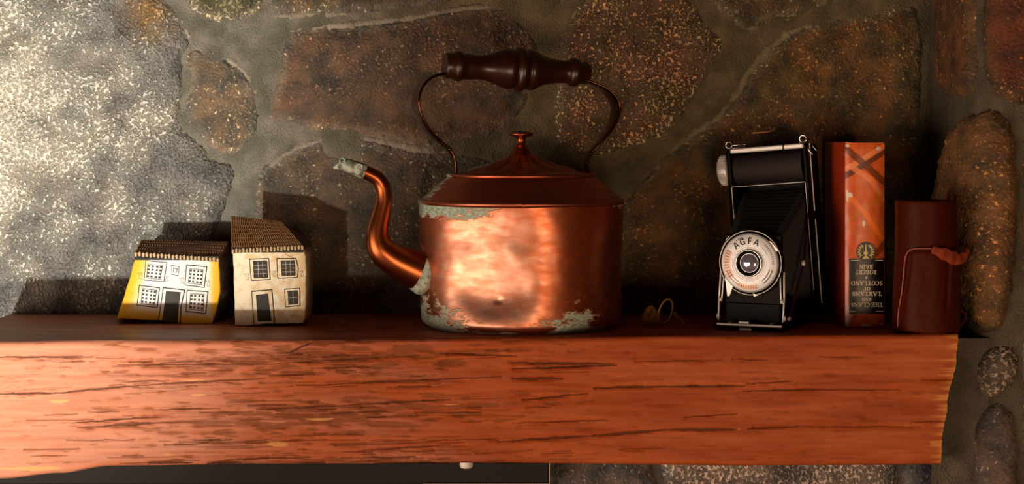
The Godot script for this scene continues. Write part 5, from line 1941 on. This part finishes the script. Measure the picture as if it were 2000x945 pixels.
		var bas := Basis(Vector3.BACK, PI) * Basis.from_scale(Vector3(sx, sy, 1))
		t.transform = Transform3D(bas, Vector3(c.x, c.y, pz + 0.0003) - bas * Vector3(bx.get_center().x, bx.get_center().y, 0))

# ------------------------------------------------------------------ the candle

func build_candle() -> void:
	var z := -0.036
	var c := P(1808, 650, z)
	var R := 0.0318
	var H := 0.1325
	var k := thing("pillar_candle", "dark red-brown glossy pillar candle with a torn orange fold at its right side", "candle", Vector3(c.x, 0, z))
	var wax := mat("dark_wax", Color(0.27, 0.085, 0.03), 0.40)
	wax.heightmap_enabled = true
	wax.heightmap_texture = M.hs
	wax.heightmap_scale = 0.03
	wax.uv1_triplanar = true
	wax.uv1_scale = Vector3.ONE * 12.0
	wax.metallic_specular = 0.18
	wax.subsurf_scatter_enabled = true
	wax.subsurf_scatter_strength = 0.05
	var nu := 97
	var nv := 60
	var pos := PackedVector3Array()
	var uv := PackedVector2Array()
	pos.resize(nu * nv); uv.resize(nu * nv)
	for j in nv:
		var t := float(j) / (nv - 5)
		for i in nu:
			var ph := TAU * i / (nu - 1)
			var r := R * (1.0 - 0.045 * t + 0.03 * sin(t * 5.0 + 1.0))
			var y := H * minf(t, 1.0)
			if t < 0.05:
				r -= 0.003 * pow(1.0 - t / 0.05, 2.0)
			if j >= nv - 4:
				var e: int = j - (nv - 5)
				r *= [1.0, 0.97, 0.72, 0.35, 0.0][e]
				y = H + [0.0, 0.0010, 0.0004, -0.0006, -0.0010][e]
			r += nz_b.get_noise_3d(sin(ph) * 3.0, t * 9.0, cos(ph) * 3.0) * 0.0003
			pos[j * nu + i] = Vector3(sin(ph) * r, y, cos(ph) * r)
			uv[j * nu + i] = Vector2(ph, t)
	part("wax_body", grid_mesh(nu, nv, pos, uv, PackedColorArray(), PackedByteArray()), wax, k)
	# the outer skin of the lower two thirds, ending in a ledge
	var top := P(1800, 486, z + R).y
	pos = PackedVector3Array(); uv = PackedVector2Array()
	nu = 60
	nv = 40
	pos.resize(nu * nv); uv.resize(nu * nv)
	for j in nv:
		for i in nu:
			var u := float(i) / (nu - 1)
			var t := float(j) / (nv - 1)
			var lo := deg_to_rad(lerpf(-62.0, -40.0, smoothstep(0.0, 1.0, t)))
			var hi := deg_to_rad(lerpf(100.0, 70.0, t))
			var ph := lerpf(lo, hi, u)
			var y := lerpf(0.001, top - 0.006 * pow(clampf(1.0 - u * 9.0, 0.0, 1.0), 2.0), t)
			var e := minf(minf(u, 1.0 - u) * 14.0, minf(t, 1.0 - t) * 22.0)
			var r := R * 1.0 + 0.0022 * clampf(sqrt(clampf(e, 0.0, 1.0)), 0.0, 1.0) + nz_b.get_noise_2d(u * 9.0, t * 3.0) * 0.0004
			r = maxf(r, 0.0) - (0.0006 if e <= 0.0 else 0.0) - 0.0030 * exp(-pow((u - 0.58 + (0.6 - t) * 0.12) / 0.022, 2.0)) * clampf((t - 0.25) * 5.0, 0.0, 1.0) * clampf((0.92 - t) * 8.0, 0, 1)
			if t < 0.06:
				r -= 0.002 * pow(1.0 - t / 0.06, 2.0)
			pos[j * nu + i] = Vector3(sin(ph) * r, y, cos(ph) * r)
			uv[j * nu + i] = Vector2(u, t)
	part("outer_skin", grid_mesh(nu, nv, pos, uv, PackedColorArray(), PackedByteArray()), wax, k)
	var rim := mat("skin_edge", Color(0.58, 0.29, 0.20), 0.4)
	var es := new_st()
	var ep := []
	var er := []
	for q in [[1756, 640], [1757, 610], [1762, 570], [1765, 530], [1767, 505], [1772, 491], [1782, 486], [1800, 485], [1828, 486]]:
		var xx: float = (P(q[0], 0, z + 0.02).x - c.x)
		xx = clampf(xx, -R * 0.985, R * 0.985)
		var zz := sqrt(maxf(pow(R + 0.0016, 2.0) - xx * xx, 0.0))
		ep.append(Vector3(xx, maxf(P(q[0], q[1], z + zz).y, 0.001), zz))
		er.append(0.0007)
	ep = smooth_path(ep, 4)
	er.resize(ep.size())
	er.fill(0.0007)
	sweep(es, ep, er, er, Vector3.BACK, 8)
	part("skin_edge", done(es), rim, k, "paler raised edge of the outer skin")
	# torn fold
	var torn := mat("torn_fold", Color(0.66, 0.26, 0.12), 0.32)
	torn.heightmap_enabled = true
	torn.heightmap_texture = M.hd
	torn.heightmap_scale = 0.15
	torn.uv1_triplanar = true
	torn.uv1_scale = Vector3.ONE * 16.0
	var fp := []
	for q in [[1820, 486, 0.034], [1832, 491, 0.0345], [1846, 496, 0.033], [1860, 503, 0.028], [1873, 506, 0.022], [1884, 499, 0.016], [1891, 489, 0.012]]:
		var p := P(q[0], q[1], z + q[2])
		fp.append(p - k.position)
	fp = smooth_path(fp, 4)
	var f1 := []
	var f2 := []
	for i in fp.size():
		var t := float(i) / (fp.size() - 1)
		f1.append(0.0026 + 0.0042 * sin(PI * clampf(t * 1.05, 0, 1)) + 0.0006 * sin(i * 1.1))
		f2.append(0.0022 + 0.0008 * sin(i * 1.3))
	var fs := new_st()
	sweep(fs, fp, f1, f2, Vector3(0.3, 0, 1), 10)
	part("torn_fold", done(fs), torn, k, "crumpled orange fold")
	# loose tail of the skin that bulges from the lower right
	var tp := []
	for q in [[1862, 596, 0.012], [1874, 604, 0.008], [1884, 612, 0.003], [1882, 626, 0.002], [1872, 636, 0.006], [1862, 644, 0.012]]:
		tp.append(P(q[0], q[1], z + q[2]) - k.position)
	tp = smooth_path(tp, 4)
	var t1 := []
	var t2 := []
	for i in tp.size():
		t1.append(0.0018)
		t2.append(0.0045)
	var tls := new_st()
	sweep(tls, tp, t1, t2, Vector3.BACK, 8)
	part("skin_flap", done(tls), wax, k)
	# wick
	var wk := new_st()
	rod(wk, Vector3(0, H - 0.004, 0), Vector3(0.001, H + 0.0055, 0.0005), 0.0010)
	part("wick", done(wk), mat("wick", Color(0.06, 0.05, 0.045), 0.9), k)

func build_small_things() -> void:
	var brass := mat("old_brass", Color(0.80, 0.62, 0.36), 0.36, 0.4)
	var b := thing("brass_bell", "tiny tarnished brass bell lying on its side between kettle and camera", "bell", P(1284, 634, -0.12))
	b.position.y = 0.0
	var st := new_st()
	var ax := Transform3D(Basis(Vector3.UP, 0.5) * Basis(Vector3.BACK, 1.05), Vector3(-0.0035, 0.0088, 0.0))
	lathe(st, [Vector2(0.0088, -0.009), Vector2(0.0090, -0.0085), Vector2(0.0082, -0.003), Vector2(0.0072, 0.003), Vector2(0.0055, 0.0065), Vector2(0.0022, 0.0085), Vector2(0.0, 0.009)], 28, ax.rotated_local(Vector3.RIGHT, PI))
	lathe(st, [Vector2(0.0, 0.0075), Vector2(0.0046, 0.0055), Vector2(0.0062, 0.0025), Vector2(0.0073, -0.003), Vector2(0.0088, -0.009)], 28, ax.rotated_local(Vector3.RIGHT, PI))
	part("cup", done(st), brass, b)
	var rg := new_st()
	var rx := Transform3D(Basis(Vector3.UP, 0.75) * Basis(Vector3.RIGHT, 0.25), Vector3(0.0085, 0.0148, 0.001))
	torus(rg, rx.scaled_local(Vector3(0.78, 1.0, 1.0)), 0.0132, 0.0011, 32, 8)
	part("hoop", done(rg), brass, b)
	var cn := new_st()
	for i in 5:
		torus(cn, Transform3D(Basis(Vector3.UP, i * 1.2) * Basis(Vector3.RIGHT, i * 0.8), Vector3(0.0185 + i * 0.0021, 0.0120 - i * 0.0022 + (0.001 if i == 2 else 0.0), 0.002)), 0.0016, 0.0005, 12, 5)
	rod(cn, Vector3(0.0268, 0.004, 0.002), Vector3(0.0278, 0.0006, 0.003), 0.0008)
	part("chain", done(cn), brass, b)
	# a bent bit of wire in the wall above the camera
	var w := thing("wire_hook", "short bent wire sticking out of the stone above the folding camera", "wire", P(1490, 257, -0.24))
	var pts := []
	for q in [[1500, 262, -0.243], [1484, 260, -0.225], [1470, 260, -0.214], [1480, 259, -0.212], [1500, 257, -0.214], [1511, 254, -0.218], [1512, 249, -0.222]]:
		pts.append(P(q[0], q[1], q[2]) - w.position)
	pts = smooth_path(pts, 4)
	var rr := []
	rr.resize(pts.size())
	rr.fill(0.0009)
	var ws := new_st()
	sweep(ws, pts, rr, rr, Vector3(0.1, 1, 0.2), 7)
	part("wire", done(ws), mat("rusty_wire", Color(0.78, 0.58, 0.40), 0.5, 0.2), w)
